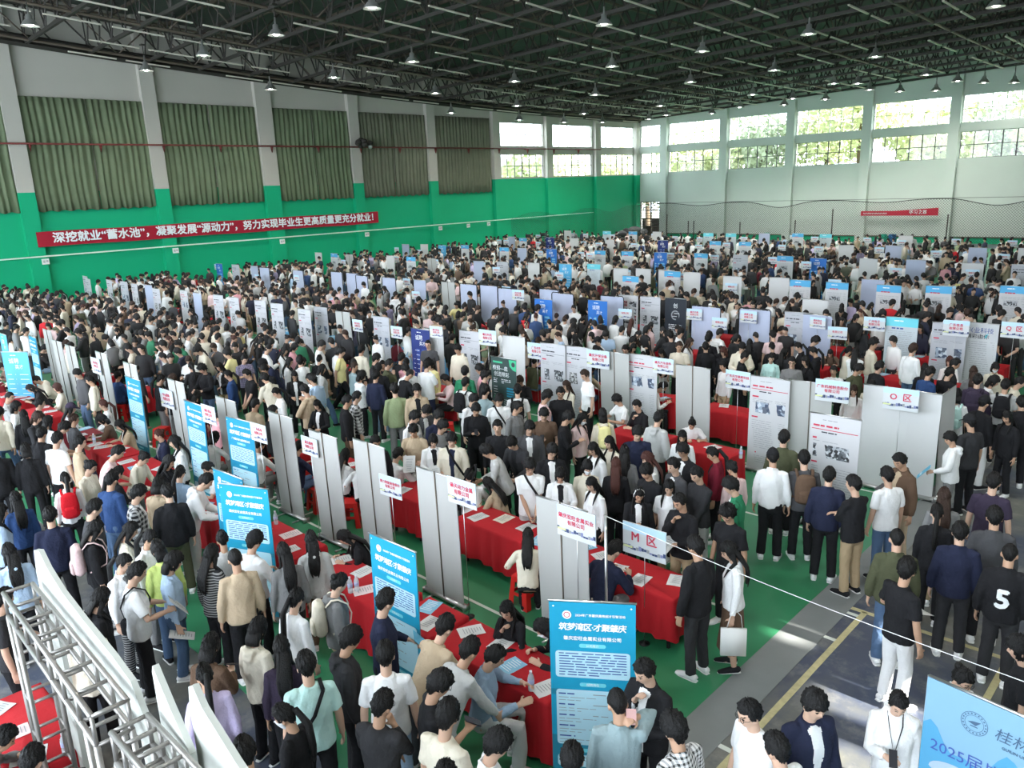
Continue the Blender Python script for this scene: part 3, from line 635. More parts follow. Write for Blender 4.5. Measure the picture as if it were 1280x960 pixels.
PHOTO = [photo_mat('print_machine', [(.03,.03,.035),(.16,.17,.19),(.42,.44,.47),(.08,.09,.1),(.6,.62,.64)], 22), photo_mat('print_plant', [(.05,.07,.12),(.3,.36,.45),(.1,.12,.16),(.55,.6,.66)], 16), photo_mat('print_city', [(.06,.06,.06),(.35,.35,.36),(.14,.14,.14),(.6,.6,.6)], 30), photo_mat('print_red', [(.35,.03,.06),(.07,.06,.06),(.5,.3,.32),(.15,.1,.1)], 18)]
def sheet_mat(name, rgb, rgb2=None):
    if name in MATS: return MATS[name]
    m = principled(name, rgb, .55, spec=.3, bump=.12, bscale=4, var=.03, vscale=2)
    return m
def quad(b, x, z, w_, h_, mi, y=-.004): b.add([(x-w_/2, y, z-h_/2), (x+w_/2, y, z-h_/2), (x+w_/2, y, z+h_/2), (x-w_/2, y, z+h_/2)], [(0,1,2,3)], mi)
def rquad(b, x, z, w_, h_, mi, r=.03, y=-.004):
    P = []
    for cx, cz, a0 in ((1,1,0), (-1,1,90), (-1,-1,180), (1,-1,270)):
        for a in (0, 30, 60, 90): P.append((x+cx*(w_/2-r)+r*math.cos(R(a0+a)), y, z+cz*(h_/2-r)+r*math.sin(R(a0+a))))
    b.add(P, [tuple(range(len(P)))], mi)
def disc(b, x, z, r, mi, y=-.005, n=24): b.add([(x+r*math.cos(6.2832*i/n), y, z+r*math.sin(6.2832*i/n)) for i in range(n)], [tuple(range(n))], mi)
def textrows(b, x, z0, w_, rows, pitch, mi, rs, h_=.012, broken=.9):
    for i in range(rows):
        z = z0 - i*pitch; L = w_*(1 if i < rows-1 else .6); u = 0
        while u < L:
            l = min(rs.uniform(.05, .16), L-u); quad(b, x-w_/2+u+l/2, z, l*.92, h_, mi, -.005); u += l + rs.choice((.006, .006, .02))
STM = {}
def stand_parts(kind):
    """list of (name, mesh, matrix) of one roll-up banner, 0.8 m by 1.95 m, front towards -Y"""
    if kind in STM: return STM[kind]
    rs = random.Random(kind); W2 = .80; H2 = 1.95; out = []
    b = MB(); b.tube([(-.42,0,.045), (.42,0,.045)], [(.055,.04)]*2, 14, side=(0,1,0)); b.box((-.43,0,.045), (.02,.13,.09)).box((.43,0,.045), (.02,.13,.09))
    for s in (-.25, .25): b.box((s,.06,.012), (.03,.24,.02), 0)
    out.append(('base', b.mesh('base', [CHROME]), None))
    out.append(('pole', MB().bar((.0,.03,.08), (.0,.022,1.98), .009, 8).mesh('pole', [STEELB]), None))
    col = dict(G=(0.444,0.444,0.429), W=(0.533,0.533,0.562), W2=(0.533,0.533,0.562), P=(0.548,0.548,0.562), P2=(0.562,0.555,0.57), V=(0.592,0.592,0.592), B=(0.012,0.31,0.5), B2=(0.012,0.24,0.4), K=(0.03,0.055,0.05), N=(0.02,0.035,0.17), C=(0.533,0.585,0.622), L=(0.414,0.459,0.592), H=(0.592,0.592,0.607), U=(0.03,0.16,0.52), D=(0.02,0.025,0.035), X=(0.577,0.592,0.607), R4=(0.585,0.577,0.585), M=(0.459,0.466,0.503), S=(0.1,0.42,0.7))[kind]
    fab = sheet_mat('banner_' + kind, col); back = sheet_mat('banner_back', (.43,.43,.415))
    b = MB(); n, nz = 8, 10; wv = rs.uniform(0, 6)
    V = [(-W2/2 + W2*i/n, .008*math.sin(3*i/n*3.14+wv+j*.3)*(0 if kind in ('B', 'B2') else 1)*min(1, (nz-j)/3), .06 + (H2-.06)*j/nz) for j in range(nz+1) for i in range(n+1)]
    F = [(j*(n+1)+i, j*(n+1)+i+1, (j+1)*(n+1)+i+1, (j+1)*(n+1)+i) for j in range(nz) for i in range(n)]
    b.add(V, F, 0); b.add([(x, y+.012, z) for x, y, z in V], [f[::-1] for f in F], 1)
    sh = b.mesh('banner', [fab, back]); out.append(('banner', sh, None))
    out.append(('top_rail', MB().bar((-.41,0,1.955), (.41,0,1.955), .012, 8).mesh('top_rail', [CHROME]), None))
    pr = MB(); mats = [INK, INKG, INKR, INKB, INKW, PHOTO[rs.randrange(3)], sheet_mat('print_cyan', (.16,.62,.72)), sheet_mat('print_pale_blue', (.45,.70,.80)), sheet_mat('print_teal', (.02,.22,.33)), sheet_mat('print_sky', (.10,.42,.72)), principled('print_green', (.05,.42,.22), .6), PHOTO[3]]
    tx = []
    if kind in ('W', 'W2', 'P', 'P2', 'R4', 'M'):
        textrows(pr, 0, 1.86, .4, 1, .05, 1, rs)
        if kind == 'R4':
            for r_ in range(3):
                for s in (-.19, .19): ph_ = MB(); quad(ph_, s, 1.66-.24*r_, .30, .19, 0); out.append(('photo', ph_.mesh('photo', [PHOTO[3] if (r_+(s > 0)) % 3 == 0 else PHOTO[0]], False), None))
            quad(pr, 0, 1.02, .66, .07, 0); textrows(pr, 0, .9, .64, 7, .055, 1, rs)
        else:
            textrows(pr, 0, 1.76, .7, 1, .06, 2 if kind in ('P', 'P2') else 0, rs, .03); quad(pr, 0, 1.70, .74, .012, 2 if kind in ('P', 'P2') else 1); textrows(pr, 0, 1.655, .42, 1, .05, 0, rs, .02)
            quad(pr, -.28, 1.55, .13, .03, 2); textrows(pr, 0, 1.50, .68, 1 if kind == 'P2' else 3, .032, 1, rs, .008)
            zc = 1.34 if kind in ('P2', 'P') else 1.18; quad(pr, .02 if kind == 'P2' else .03, zc, .70 if kind == 'P2' else .60, .22 if kind in ('P', 'P2') else .27, 5)
            quad(pr, -.28, zc-.2, .13, .028, 2); textrows(pr, 0, zc-.27, .68, 14, .042, 1, rs, .008); quad(pr, -.28, .42, .13, .028, 2); textrows(pr, 0, .35, .68, 4, .042, 1, rs, .008)
    if kind in ('B', 'B2'):
        
        for z_, w_, h_, k_ in ((.30, .8, .46, 8), (1.0, .8, .06, 8), (1.30, .70, .28, 7), (.73, .70, .60, 7), (.25, .70, .13, 7)):
            pn = MB(); (quad(pn, 0, z_, w_, h_, 0, -.002) if k_ == 8 else rquad(pn, 0, z_, w_, h_, 0, .03, -.0035)); out.append(('text_panel' if k_ == 7 else 'colour_band', pn.mesh('text_panel', [mats[k_]], False), None))
        disc(pr, -.235, 1.815, .043, 4); disc(pr, -.235, 1.815, .030, 2, -.0055); disc(pr, -.235, 1.815, .022, 4, -.006)
        for x in (-.36, .36): disc(pr, x, 1.90, .008, 4)
        tx = [('2024年广东肇庆高校招才引智活动', .031, INKW, (.075, -.007, 1.815), dict(bold=.0007)), ('筑梦湾区·才聚肇庆', .082, INKW, (.0, -.007, 1.69), dict(shear=.12, spacing=.86, bold=.0022)), ('肇庆宏旺金属实业有限公司' if kind == 'B' else '广东肇庆动力金属有限公司', .045, INKW, (0, -.007, 1.575), dict(bold=.001))]
        for z in (1.50, 1.09, .37, .12): pn = MB(); rquad(pn, 0, z, .25 if z != .12 else .52, .042, 0, .02); out.append(('heading_badge', pn.mesh('heading_badge', [mats[6]], False), None))
        tx += [('公司简介', .03, INKW, (0, -.008, 1.50), {}), ('招聘岗位', .03, INKW, (0, -.008, 1.09), {}), ('联系方式', .03, INKW, (0, -.008, .37), {})]
        textrows(pr, 0, 1.415, .64, 9, .028, 3, rs, .010); pass
        for r_ in range(5): textrows(pr, -.2, .985-.115*r_, .26, 1, .03, 3, rs, .014); textrows(pr, .12, .985-.115*r_, .25, 1, .03, 1, rs, .009); textrows(pr, -.15, .945-.115*r_, .36, 2, .03, 1, rs, .006)
        for s in (-.18, .18): textrows(pr, s, .285, .25, 3, .03, 1, rs, .007)
    if kind in ('C', 'H'):
        quad(pr, 0, 1.83, .8, .24, 9 if kind == 'H' else 6); textrows(pr, 0, 1.86, .4, 1, .05, 4, rs, .03); textrows(pr, 0, 1.72 if kind == 'H' else 1.66, .5, 1, .05, 2 if kind == 'H' else 3, rs, .035); textrows(pr, 0, 1.58, .68, 22, .05, 1, rs, .009)
        if kind == 'C': quad(pr, 0, .42, .8, .62, 6, -.003)
        else: quad(pr, 0, 1.38, .5, .14, 5)
    if kind == 'K':
        pr.add([(.4,-.004,1.93), (.17,-.004,1.93), (.2,-.004,1.78), (.3,-.004,1.70), (.4,-.004,1.68)], [(0,1,2,3,4)], 10); disc(pr, .31, 1.83, .055, 0, -.006); disc(pr, -.22, .98, .11, 10); quad(pr, -.18, 1.84, .3, .04, 10)
        tx = [('校招—启', .12, INKW, (-.1, -.007, 1.70), {}), ('创造精彩', .12, INKW, (-.06, -.007, 1.56), {})]; textrows(pr, -.05, 1.45, .55, 3, .04, 4, rs, .012)
        for r_ in range(4): quad(pr, -.22, 1.26-.06*r_, .2, .008, 4); rquad(pr, .2, 1.26-.06*r_, .22, .035, 8, .015)
        textrows(pr, .1, .98, .4, 5, .05, 4, rs, .01)
    if kind in ('N', 'U', 'S'):
        textrows(pr, 0, 1.86, .3, 1, .05, 4, rs, .02); tx = [('诚聘', .16, INKW, (-.06, -.007, 1.70), {}), ('英才', .13, INKW, (.08, -.007, 1.54), {})]
        for r_ in range(9):
            for s in (-.19, .19): quad(pr, s, 1.34-.13*r_, .30, .10, 3 if kind == 'N' else 9); quad(pr, s, 1.34-.13*r_, .26, .012, 4, -.006)
    if kind == 'D':
        tx = [('创', .17, INKW, (0, -.007, 1.70), {})]; disc(pr, 0, 1.40, .16, 1); disc(pr, 0, 1.40, .12, 0, -.006); quad(pr, .05, 1.46, .2, .015, 4, -.007); quad(pr, -.03, 1.36, .18, .012, 4, -.007); textrows(pr, 0, 1.08, .5, 8, .06, 4, rs, .02)
    if kind == 'X':
        tx = [('兴业科技', .15, INKB, (0, -.007, 1.76), {}), ('精彩由你', .13, INK, (-.05, -.007, 1.61), {})]; disc(pr, .18, 1.62, .07, 6, -.003); textrows(pr, 0, 1.48, .68, 18, .055, 1, rs, .010)
    if pr.n: out.append(('print', pr.mesh('print', mats, False), None))
    for (s, size, mat, at, kw) in tx: out.append(('lettering', text_mesh(s, size, mat, **kw), Matrix.Translation(at) @ FACE_NEG_Y))
    STM[kind] = out; return out
def stand(x, y, rz, kind, label, group, sx=1.):
    e = empty('roll_up_banner', (x, y, .01), rz, (sx, 1, 1)); tag(e, label, 'banner', group)
    M = Matrix.Rotation(-R(1.2), 4, 'X')
    sh = None
    for n, me, m in stand_parts(kind):
        if n in ('print', 'lettering', 'photo', 'text_panel', 'colour_band', 'heading_badge'): link(n, me, sh, m)
        else:
            o = link(n, me, e, M @ m if m else (M if n != 'base' else None))
            if n == 'banner': sh = o
    return e
PALEB = principled('partition_lavender', (.46,.50,.64), .7, bump=.15, bscale=3, var=.03, vscale=2)
def partition(x, y, rz, label, group, w_=1.0):
    """wire-framed cloth partition board"""
    e = empty('display_board', (x, y, .01), rz); tag(e, label, 'board', group); h_ = 2.0
    b = MB(); b.tube([(-w_/2,0,0), (-w_/2,0,h_-.06), (-w_/2+.06,0,h_), (w_/2-.06,0,h_), (w_/2,0,h_-.06), (w_/2,0,0)], [.016]*6, 8)
    for s in (-1, 1): b.bar((s*w_/2,-.2,.012), (s*w_/2,.2,.012), .014, 6)
    link('frame', b.mesh('frame', [BLACK]), e)
    b = MB(); n = 14; V = [(-w_/2+.015+(w_-.03)*i/n, .012*math.sin(i*1.9)+.004*j, .12+(h_-.16)*j/6) for j in range(7) for i in range(n+1)]; F = [(j*(n+1)+i, j*(n+1)+i+1, (j+1)*(n+1)+i+1, (j+1)*(n+1)+i) for j in range(6) for i in range(n)]
    b.add(V, F); b.add([(x_, y_+.01, z_) for x_, y_, z_ in V], [f[::-1] for f in F]); link('panel', b.mesh('panel', [PALEB]), e); return e
def placard(x, y, rz, zt, text, label, group=None, w_=.60, size=None, hang=False, plain=False):
    """company sign board printed with a sky and a skyline, on a thin floor pole"""
    e = empty('sign_board', (x, y, .01), rz); tag(e, label, 'sign', group); h_ = w_*.68
    bd = link('board', MB().box((0,0,zt-h_/2), (w_, .012, h_)).mesh('board', [sheet_mat('sign_white', (.60,.62,.64))], False), e)
    if not plain:
        pr = MB(); rs = random.Random(label); quad(pr, 0, zt-h_*.14, w_, h_*.26, 0, -.0075); z0 = zt-h_*.80
        for i in range(16):
            xx = -w_/2 + w_*(i+.5)/16; hh = h_*(.06+.09*rs.random()); quad(pr, xx, z0-.0+hh/2-h_*.05*abs(math.sin(i*.4)), w_/16*.95, hh, (1, 2, 3, 1)[i % 4], -.008)
        quad(pr, -w_*.38, z0+.01, w_*.22, h_*.07, 4, -.0085)
        link('print', pr.mesh('print', [sheet_mat('sign_sky', (.50,.70,.84)), principled('print_navy', (.05,.07,.16), .6), INKG, principled('print_mauve', (.22,.24,.42), .6), principled('print_lime', (.66,.70,.35), .6)], False), bd)
    lines = text.split('\n'); size = size or w_*min(.135, .92/max(len(l_) for l_ in lines))
    for i, s in enumerate(lines): letters(bd, s, size, INKR, (0, -.010, zt-h_*.42-(i-(len(lines)-1)/2)*size*1.15), bold=size*.022)
    b = MB().bar((0,.012,0), (0,.012,zt-.04), .008 if plain else .0045, 8); link('pole', b.mesh('pole', [CHROME]), e); link('base', MB().lathe([(.07,0),(.07,.012),(.02,.02),(.008,.04)], 16, (0,.012,0)).mesh('base', [BLACK]), e)
    return e
# ---------------------------------------------------------------- tables, stools, small things
CLOTHS = {'red': principled('tablecloth_red', (.42,.010,.016), .8, bump=.3, bscale=12, var=.12, vscale=2), 'blue': principled('tablecloth_sky', (.16,.42,.66), .8, bump=.3, bscale=12, var=.1, vscale=2), 'mar': principled('tablecloth_maroon', (.22,.012,.02), .8, bump=.3, bscale=12)}
TT = MB().box((0,0,.715), (1,.56,.03)).mesh('tabletop', [principled('table_wood', (.45,.33,.2), .6)], False); TLG = MB().box((0,0,.35), (.035,.035,.70)).mesh('leg', [BLACK], False)
CL = {}
def cloth_mesh(L, colour, zb):
    k = (round(L, 2), colour, zb)
    if k in CL: return CL[k]
    W_ = .64; b = MB(); per = []; n = int(L/.05); nw = 13
    for i in range(n): per.append((-L/2+L*i/n, -W_/2, 0, -1))
    for i in range(nw): per.append((L/2, -W_/2+W_*i/nw, 1, 0))
    for i in range(n): per.append((L/2-L*i/n, W_/2, 0, 1))
    for i in range(nw): per.append((-L/2, W_/2-W_*i/nw, -1, 0))
    N = len(per); V = []
    for j, z in enumerate((.745, .735, .70, .5, .3, zb)):
        o = (-.012, 0, .006, .014, .022, .03)[j]; am = (0, 0, .006, .016, .024, .032)[j]
        for i, (x, y, nx, ny) in enumerate(per):
            f = o + am*math.sin(i*1.15+.8*math.sin(i*.37))+.5*am*math.sin(i*.41); V.append((x+nx*f, y+ny*f, z + (.02*math.sin(i*.23) if j == 5 else 0)))
    F = [(j*N+(i+1) % N, j*N+i, (j+1)*N+i, (j+1)*N+(i+1) % N) for j in range(5) for i in range(N)] + [tuple(range(N))]
    me = b.add(V, F).mesh('tablecloth', [CLOTHS[colour]]); CL[k] = me; return me
TABLES = []
def table(x, y, L, colour, label, rowname, zb=.14):
    e = empty('folding_table', (x, y, .012)); tag(e, 'folding table under the ' + label, 'table', 'folding tables of the ' + rowname)
    link('tabletop', TT, e, Matrix.Diagonal((L-.04, 1, 1, 1)))
    for sx in (-1, 1):
        for sy in (-1, 1): link('leg', TLG, e, Matrix.Translation((sx*(L/2-.12), sy*.22, 0)))
    o = link('tablecloth', cloth_mesh(L, colour, zb)); o.location = (x, y, .012); tag(o, label, 'tablecloth', 'tablecloths of the ' + rowname)
    TABLES.append((x, y, L, label))
RED_P = principled('plastic_red', (.62,.016,.014), .35, spec=.5)
b = MB(); V = []
for r_, z in ((.13,.43),(.145,.45),(.145,.44)): pass
b.box((0,0,.44), (.27,.27,.022)).box((0,.128,.40), (.26,.014,.07)).box((0,-.128,.40), (.26,.014,.07)).box((.128,0,.40), (.014,.26,.07)).box((-.128,0,.40), (.014,.26,.07)); ST_SEAT = b.mesh('seat', [RED_P], False)
b = MB(); b.add([(.06,.135,.44), (.135,.06,.44), (.18,.09,0), (.09,.18,0), (.135,.135,.44), (.18,.18,0)], [(0,4,5,3),(4,1,2,5),(0,3,2,1)][:2]); b.add([(.07,.125,.44), (.125,.07,.44), (.17,.09,0), (.09,.17,0), (.125,.125,.44), (.17,.17,0)], [(3,5,4,0),(5,2,1,4)]); ST_LEG = b.mesh('leg', [RED_P], False)
b = MB()
for s in (-1, 1): b.box((0, s*.148, .19), (.26,.012,.045)).box((s*.148, 0, .19), (.012,.26,.045))
ST_RAIL = b.mesh('rail', [RED_P], False)
STOOLS = []
def stool(x, y, rz, label):
    e = empty('plastic_stool', (x, y, .012), rz); tag(e, label, 'stool', 'red plastic stools'); link('seat', ST_SEAT, e); link('rail', ST_RAIL, e)
    for k in range(4): link('leg', ST_LEG, e, Matrix.Rotation(k*math.pi/2, 4, 'Z'))
    STOOLS.append((x, y))
PAPER = {'w': principled('paper_white', (.66,.66,.65), .8), 'b': principled('paper_blue', (.25,.50,.66), .6), 'p': principled('paper_pink', (.76,.62,.62), .8), 'c': principled('paper_cream', (.74,.68,.56), .8)}
def paper_mesh(c):
    b = MB(); V = [(-.105+.21*i/4, -.148+.296*j/4, .004+.004*math.sin(i*1.1+j*.7)) for j in range(5) for i in range(5)]; F = [(j*5+i, j*5+i+1, (j+1)*5+i+1, (j+1)*5+i) for j in range(4) for i in range(4)]
    b.add(V, F); b.add([(x, y, z-.003) for x, y, z in V], [f[::-1] for f in F])
    rs = random.Random(c)
    for r_ in range(7): b.box((rs.uniform(-.01,.01), .11-.032*r_, .0095), (.15*rs.uniform(.5,1), .008, .0006), 1)
    return b.mesh('paper_sheet', [PAPER[c], INKG if c != 'b' else INKW], False)
PM = {c: paper_mesh(c) for c in PAPER}
BOT = MB().lathe([(.0,0),(.031,.0),(.033,.01),(.033,.06),(.030,.065),(.033,.07),(.033,.14),(.026,.17),(.014,.195),(.013,.205)], 16).mesh('bottle', [principled('bottle_clear', (.72,.80,.84), .15, spec=.6, alpha=.55)])
CAPM = MB().lathe([(.015,.203),(.015,.222),(.002,.223)], 12).mesh('cap', [principled('bottle_cap', (.75,.78,.85), .5)]); LBL = MB().lathe([(.0335,.085),(.0338,.088),(.0338,.130),(.0335,.133)], 16).mesh('wrapper', [principled('bottle_label', (.45,.5,.72), .5)])
def bottle(x, y, z, label):
    e = empty('water_bottle', (x, y, z)); tag(e, label, 'bottle'); link('body', BOT, e); link('cap', CAPM, e); link('wrapper', LBL, e)
# ---------------------------------------------------------------- wall banners, net, far things
b = MB(); n = 40; y0, y1 = 13.18, 36.05
V = [(WA+.40+.03*math.sin(i*.9), y0+(y1-y0)*i/n, z+.02*math.sin(i*.5)) for z in (3.5, 4.31) for i in range(n+1)]
b.add(V, [(i, i+1, n+1+i+1, n+1+i) for i in range(n)]); b.add([(x-.02, y, z) for x, y, z in V], [(i, i+1, n+1+i+1, n+1+i)[::-1] for i in range(n)])
BANR = principled('banner_red', (.36,.012,.03), .7, bump=.2, bscale=2)
wb = tag(link('wall_banner', b.mesh('wall_banner', [BANR])), 'long red cloth banner with white slogan across the green wall', 'banner')
me = text_mesh('深挖就业“蓄水池”，凝聚发展“源动力”，努力实现毕业生更高质量更充分就业！', .60, INKW, align='LEFT', bold=.02)
bw = max(v.co.x for v in me.vertices); k_ = 21.6/bw
link('lettering', me, wb, Matrix.Translation((WA+.455, y0+.75, 3.92)) @ Matrix.Rotation(R(90), 4, 'Z') @ Matrix.Diagonal((k_, 1, 1, 1)) @ FACE_NEG_Y)
b = MB(); n = 30; x0, x1 = -25.4, -19.4
V = [(x0+(x1-x0)*i/n, WB-.75, z+((.02+.42*max(0, i/n-.45)) if z > 2.4 else 0)) for z in (2.22, 2.58) for i in range(n+1)]; b.add(V, [(i, i+1, n+1+i+1, n+1+i) for i in range(n)]); b.add([(x, y+.02, z) for x, y, z in V], [(i, i+1, n+1+i+1, n+1+i)[::-1] for i in range(n)])
o = tag(link('wall_banner', b.mesh('wall_banner', [principled('banner_bright_red', (.5,.012,.04), .7)])), 'red slogan banner sagging behind the net on the far white wall', 'banner')
letters(o, '学习之首', .34, INKW, (-20.9, WB-.77, 2.48), bold=.004); pr = MB(); textrows(pr, -23.6, 2.4, 3.2, 1, .1, 0, random.Random(3), .13)
link('print', MB().join(pr).xf(Matrix.Translation((0, WB-.76, 0))).mesh('print', [principled('ink_rose', (.66,.40,.42), .7)], False), o)
NETM = bpy.data.materials.new('sports_net'); NETM.use_nodes = True; nt = NETM.node_tree; bs = nt.nodes['Principled BSDF']; bs.inputs['Base Color'].default_value = (.02,.022,.02,1)
tc = nt.nodes.new('ShaderNodeTexCoord'); sp = nt.nodes.new('ShaderNodeSeparateXYZ'); nt.links.new(tc.outputs['Object'], sp.inputs[0]); fs = []
for op in ('ADD', 'SUBTRACT'):
    a = nt.nodes.new('ShaderNodeMath'); a.operation = op; nt.links.new(sp.outputs[0], a.inputs[0]); nt.links.new(sp.outputs[2], a.inputs[1])
    m_ = nt.nodes.new('ShaderNodeMath'); m_.operation = 'MULTIPLY'; m_.inputs[1].default_value = 5.; nt.links.new(a.outputs[0], m_.inputs[0]); f_ = nt.nodes.new('ShaderNodeMath'); f_.operation = 'FRACT'; nt.links.new(m_.outputs[0], f_.inputs[0])
    l_ = nt.nodes.new('ShaderNodeMath'); l_.operation = 'LESS_THAN'; l_.inputs[1].default_value = .13; nt.links.new(f_.outputs[0], l_.inputs[0]); fs.append(l_)
mx_ = nt.nodes.new('ShaderNodeMath'); mx_.operation = 'MAXIMUM'; nt.links.new(fs[0].outputs[0], mx_.inputs[0]); nt.links.new(fs[1].outputs[0], mx_.inputs[1]); nt.links.new(mx_.outputs[0], bs.inputs['Alpha'])
e = empty('sports_net', (0, 68.2, 0)); tag(e, 'black sports net hung on ropes along the far white wall', 'net'); b = MB(); n = 160
xs = [WA+1.2+(58.)*i/n for i in range(n+1)]
def sag(x): return .55*abs(math.sin((x+2.3)*.37))**3*(.4+.6*math.sin(x*.17+1)**2)
V = [(x, .05*math.sin(x*2)+(.3 if j == 0 else 0), (.15, 2.4, 3.56)[j]-(sag(x) if j else 0)*(1 if j == 2 else .2)) for j in range(3) for x in xs]
b.add(V, [(j*(n+1)+i, j*(n+1)+i+1, (j+1)*(n+1)+i+1, (j+1)*(n+1)+i) for j in range(2) for i in range(n)]); link('netting', b.mesh('netting', [NETM], False), e)
b = MB(); b.tube([(x, .05*math.sin(x*2), 3.56-sag(x)) for x in xs], [.028]*(n+1), 5); b.tube([(xs[0], 0, 3.6), (xs[-1], 0, 3.6)], [.015]*2, 5); link('rope', b.mesh('rope', [BLACK]), e)
b = MB(); b.tube([(0,.05*math.sin(y*2), 0) for y in (0, 1)], [.01]*2, 4); b = MB(); ys_ = [49.3+18.7*i/60 for i in range(61)]
V = [(.05*math.sin(y*2), y, z) for z in (.2, 3.5) for y in ys_]; V = [(x, y, z-(.5*abs(math.sin(y*.42))**3 if z > 1 else 0)) for x, y, z in V]
b.add([(y, x, z) for x, y, z in V], [(i, i+1, 62+i, 61+i) for i in range(60)]); o = link('sports_net', b.mesh('netting', [NETM], False)); o.matrix_world = Matrix(((0,1,0,WA+1.4), (1,0,0,0), (0,0,1,0), (0,0,0,1)))
tag(o, 'black sports net in front of the far green wall bays', 'net')
for i, (x, z) in enumerate(((-40.6, 1.9), (-40.0, 1.9), (-43, 2.6), (-26.8, 2.9), (-18.0, 2.4), (-30, 2.0), (-35.2, 1.8))):
    b = MB().bar((0,0,0), (0,0,z), .05, 8).lathe([(.28,0),(.28,.04),(.06,.06)], 12); o = link('net_post', b.mesh('net_post', [STEEL])); o.location = (x, 66.8, .012); tag(o, 'thin black net post standing by the far wall, %s in that line' % ordw([1.9].count(z)*0+sorted([-40.6,-40,-43,-26.8,-18,-30,-35.2]).index(x)+1), 'post', 'net posts by the far wall')
for i, (x, c) in enumerate(((-23.3, (.02,.4,.25)), (-22.6, (.02,.14,.34)), (-33.6, (.03,.45,.3)))):
    b = MB().lathe([(.22,0),(.28,.1),(.30,.55),(.27,.62),(.29,.64),(.29,.70),(.02,.74)], 14).box((0,-.3,.5), (.2,.02,.16)); o = link('waste_bin', b.mesh('waste_bin', [principled('bin_%d' % i, c, .5)])); o.location = (x, 68.9, .02)
    tag(o, '%s plastic bin against the far white wall' % ('bright green', 'dark blue', 'mint green')[i] + (' by the left columns' if i == 2 else ' under the red banner'), 'bin')
b = MB(); rs = random.Random(4)
for i in range(46):
    u = rs.uniform(-1, 1); b.ell((u*3.2, rs.uniform(-.9,.9)*(1-.4*abs(u)), .2+rs.random()*1.3*(1-abs(u))), (.42+.3*rs.random(), .4, .22+.2*rs.random()), 8, 6, mi=i % 3)
o = link('folded_nets', b.mesh('folded_nets', [principled('net_heap', (.10,.10,.10), .95, bump=1., bscale=14, var=.6, vscale=9), principled('net_heap_pale', (.28,.29,.28), .95, bump=1., bscale=14, var=.6, vscale=9), BLACK])); o.location = (-44.0, 62.5, .02); o.rotation_euler = (0,0,R(60)); tag(o, 'heap of folded grey nets piled in the far corner', 'heap')
for i, (x, y) in enumerate(((-47.3, 51.5), (-47.3, 53.4), (-47.2, 56.5))):
    b = MB()
    for s in (-.4, .4): b.bar((0, s, 0), (0, s, 1.7), .05, 6); b.box((0, s, .03), (.6,.12,.06))
    b.bar((0,-.4,1.2), (0,.4,1.2), .04, 6).bar((0,-.4,.6), (0,.4,.6), .04, 6).box((0,0,1.45), (.1,.9,.3)); o = link('sports_rack', b.mesh('sports_rack', [BLACK])); o.location = (x, y, .012)
    tag(o, 'black metal sports rack against the far green wall, %s from left' % ordw(i+1), 'rack')
# trees beyond the windows
LEAF = principled('leaf_pale', (.56,.60,.36), .6, var=.5, vscale=.6); LEAF2 = principled('leaf_deep', (.44,.50,.38), .6, var=.5, vscale=.6); BARK = principled('bark', (.12,.09,.06), .9)
def tree_mesh(seed):
    rs = np.random.RandomState(seed); n = 2600; c = rs.normal(size=(n, 3)); c /= np.linalg.norm(c, axis=1)[:, None]; c *= (rs.rand(n)**.4)[:, None]*np.array([3.4, 3.4, 3.0]); c += np.sin(c[:, [1,2,0]]*1.7+seed)*.7
    b = MB(); V = []; F = []
    for i in range(n):
        a = rs.normal(size=3); a /= np.linalg.norm(a); d = np.cross(a, rs.normal(size=3)); d /= np.linalg.norm(d); s = .16+.22*rs.rand(); p = c[i]
        V += [p-a*s, p-d*s*.5, p+a*s, p+d*s*.5]; F.append((4*i, 4*i+1, 4*i+2, 4*i+3))
    b.add(V, F); return b
for i, seed in enumerate((1, 2, 3)):
    b = tree_mesh(seed); TREE_F = b.mesh('foliage', [LEAF], False); TREE_D = tree_mesh(seed).mesh('foliage', [LEAF2], False)
TRUNK = MB().tube([(0,0,-10), (.1,0,-5), (0,.1,0), (.2,0,2)], [.35, .3, .24, .1], 8).mesh('trunk', [BARK])
TP = [(-45.5+5.6*i, 77.5+3*((i*7) % 3), 7.6+1.2*((i*5) % 4), 0) for i in range(10)] + [(-61-2*(i % 2), 66+9*i, 6.0+1.3*((i*3) % 3), 0) for i in range(4)]
for i, (x, y, z, sd_) in enumerate(TP):
    e = empty('tree', (x, y, z), i*1.1); tag(e, '%s tree outside the %s window bay of the %s wall' % ('sunlit leafy', ordw(i+1 if i < 10 else i-9), 'white back' if i < 10 else 'left'), 'tree', 'trees outside the windows')
    e.scale = (1.25, 1.25, 1.2); link('foliage', TREE_D if i % 4 == 1 else TREE_F, e); link('trunk', TRUNK, e)
gr = MB().box((-20, 110, -.3), (140, 80, .2)).box((-75, 40, -.3), (50, 140, .2)); struct('ground', gr.mesh('ground', [principled('ground_outside', (.25,.27,.2), .9)], False))
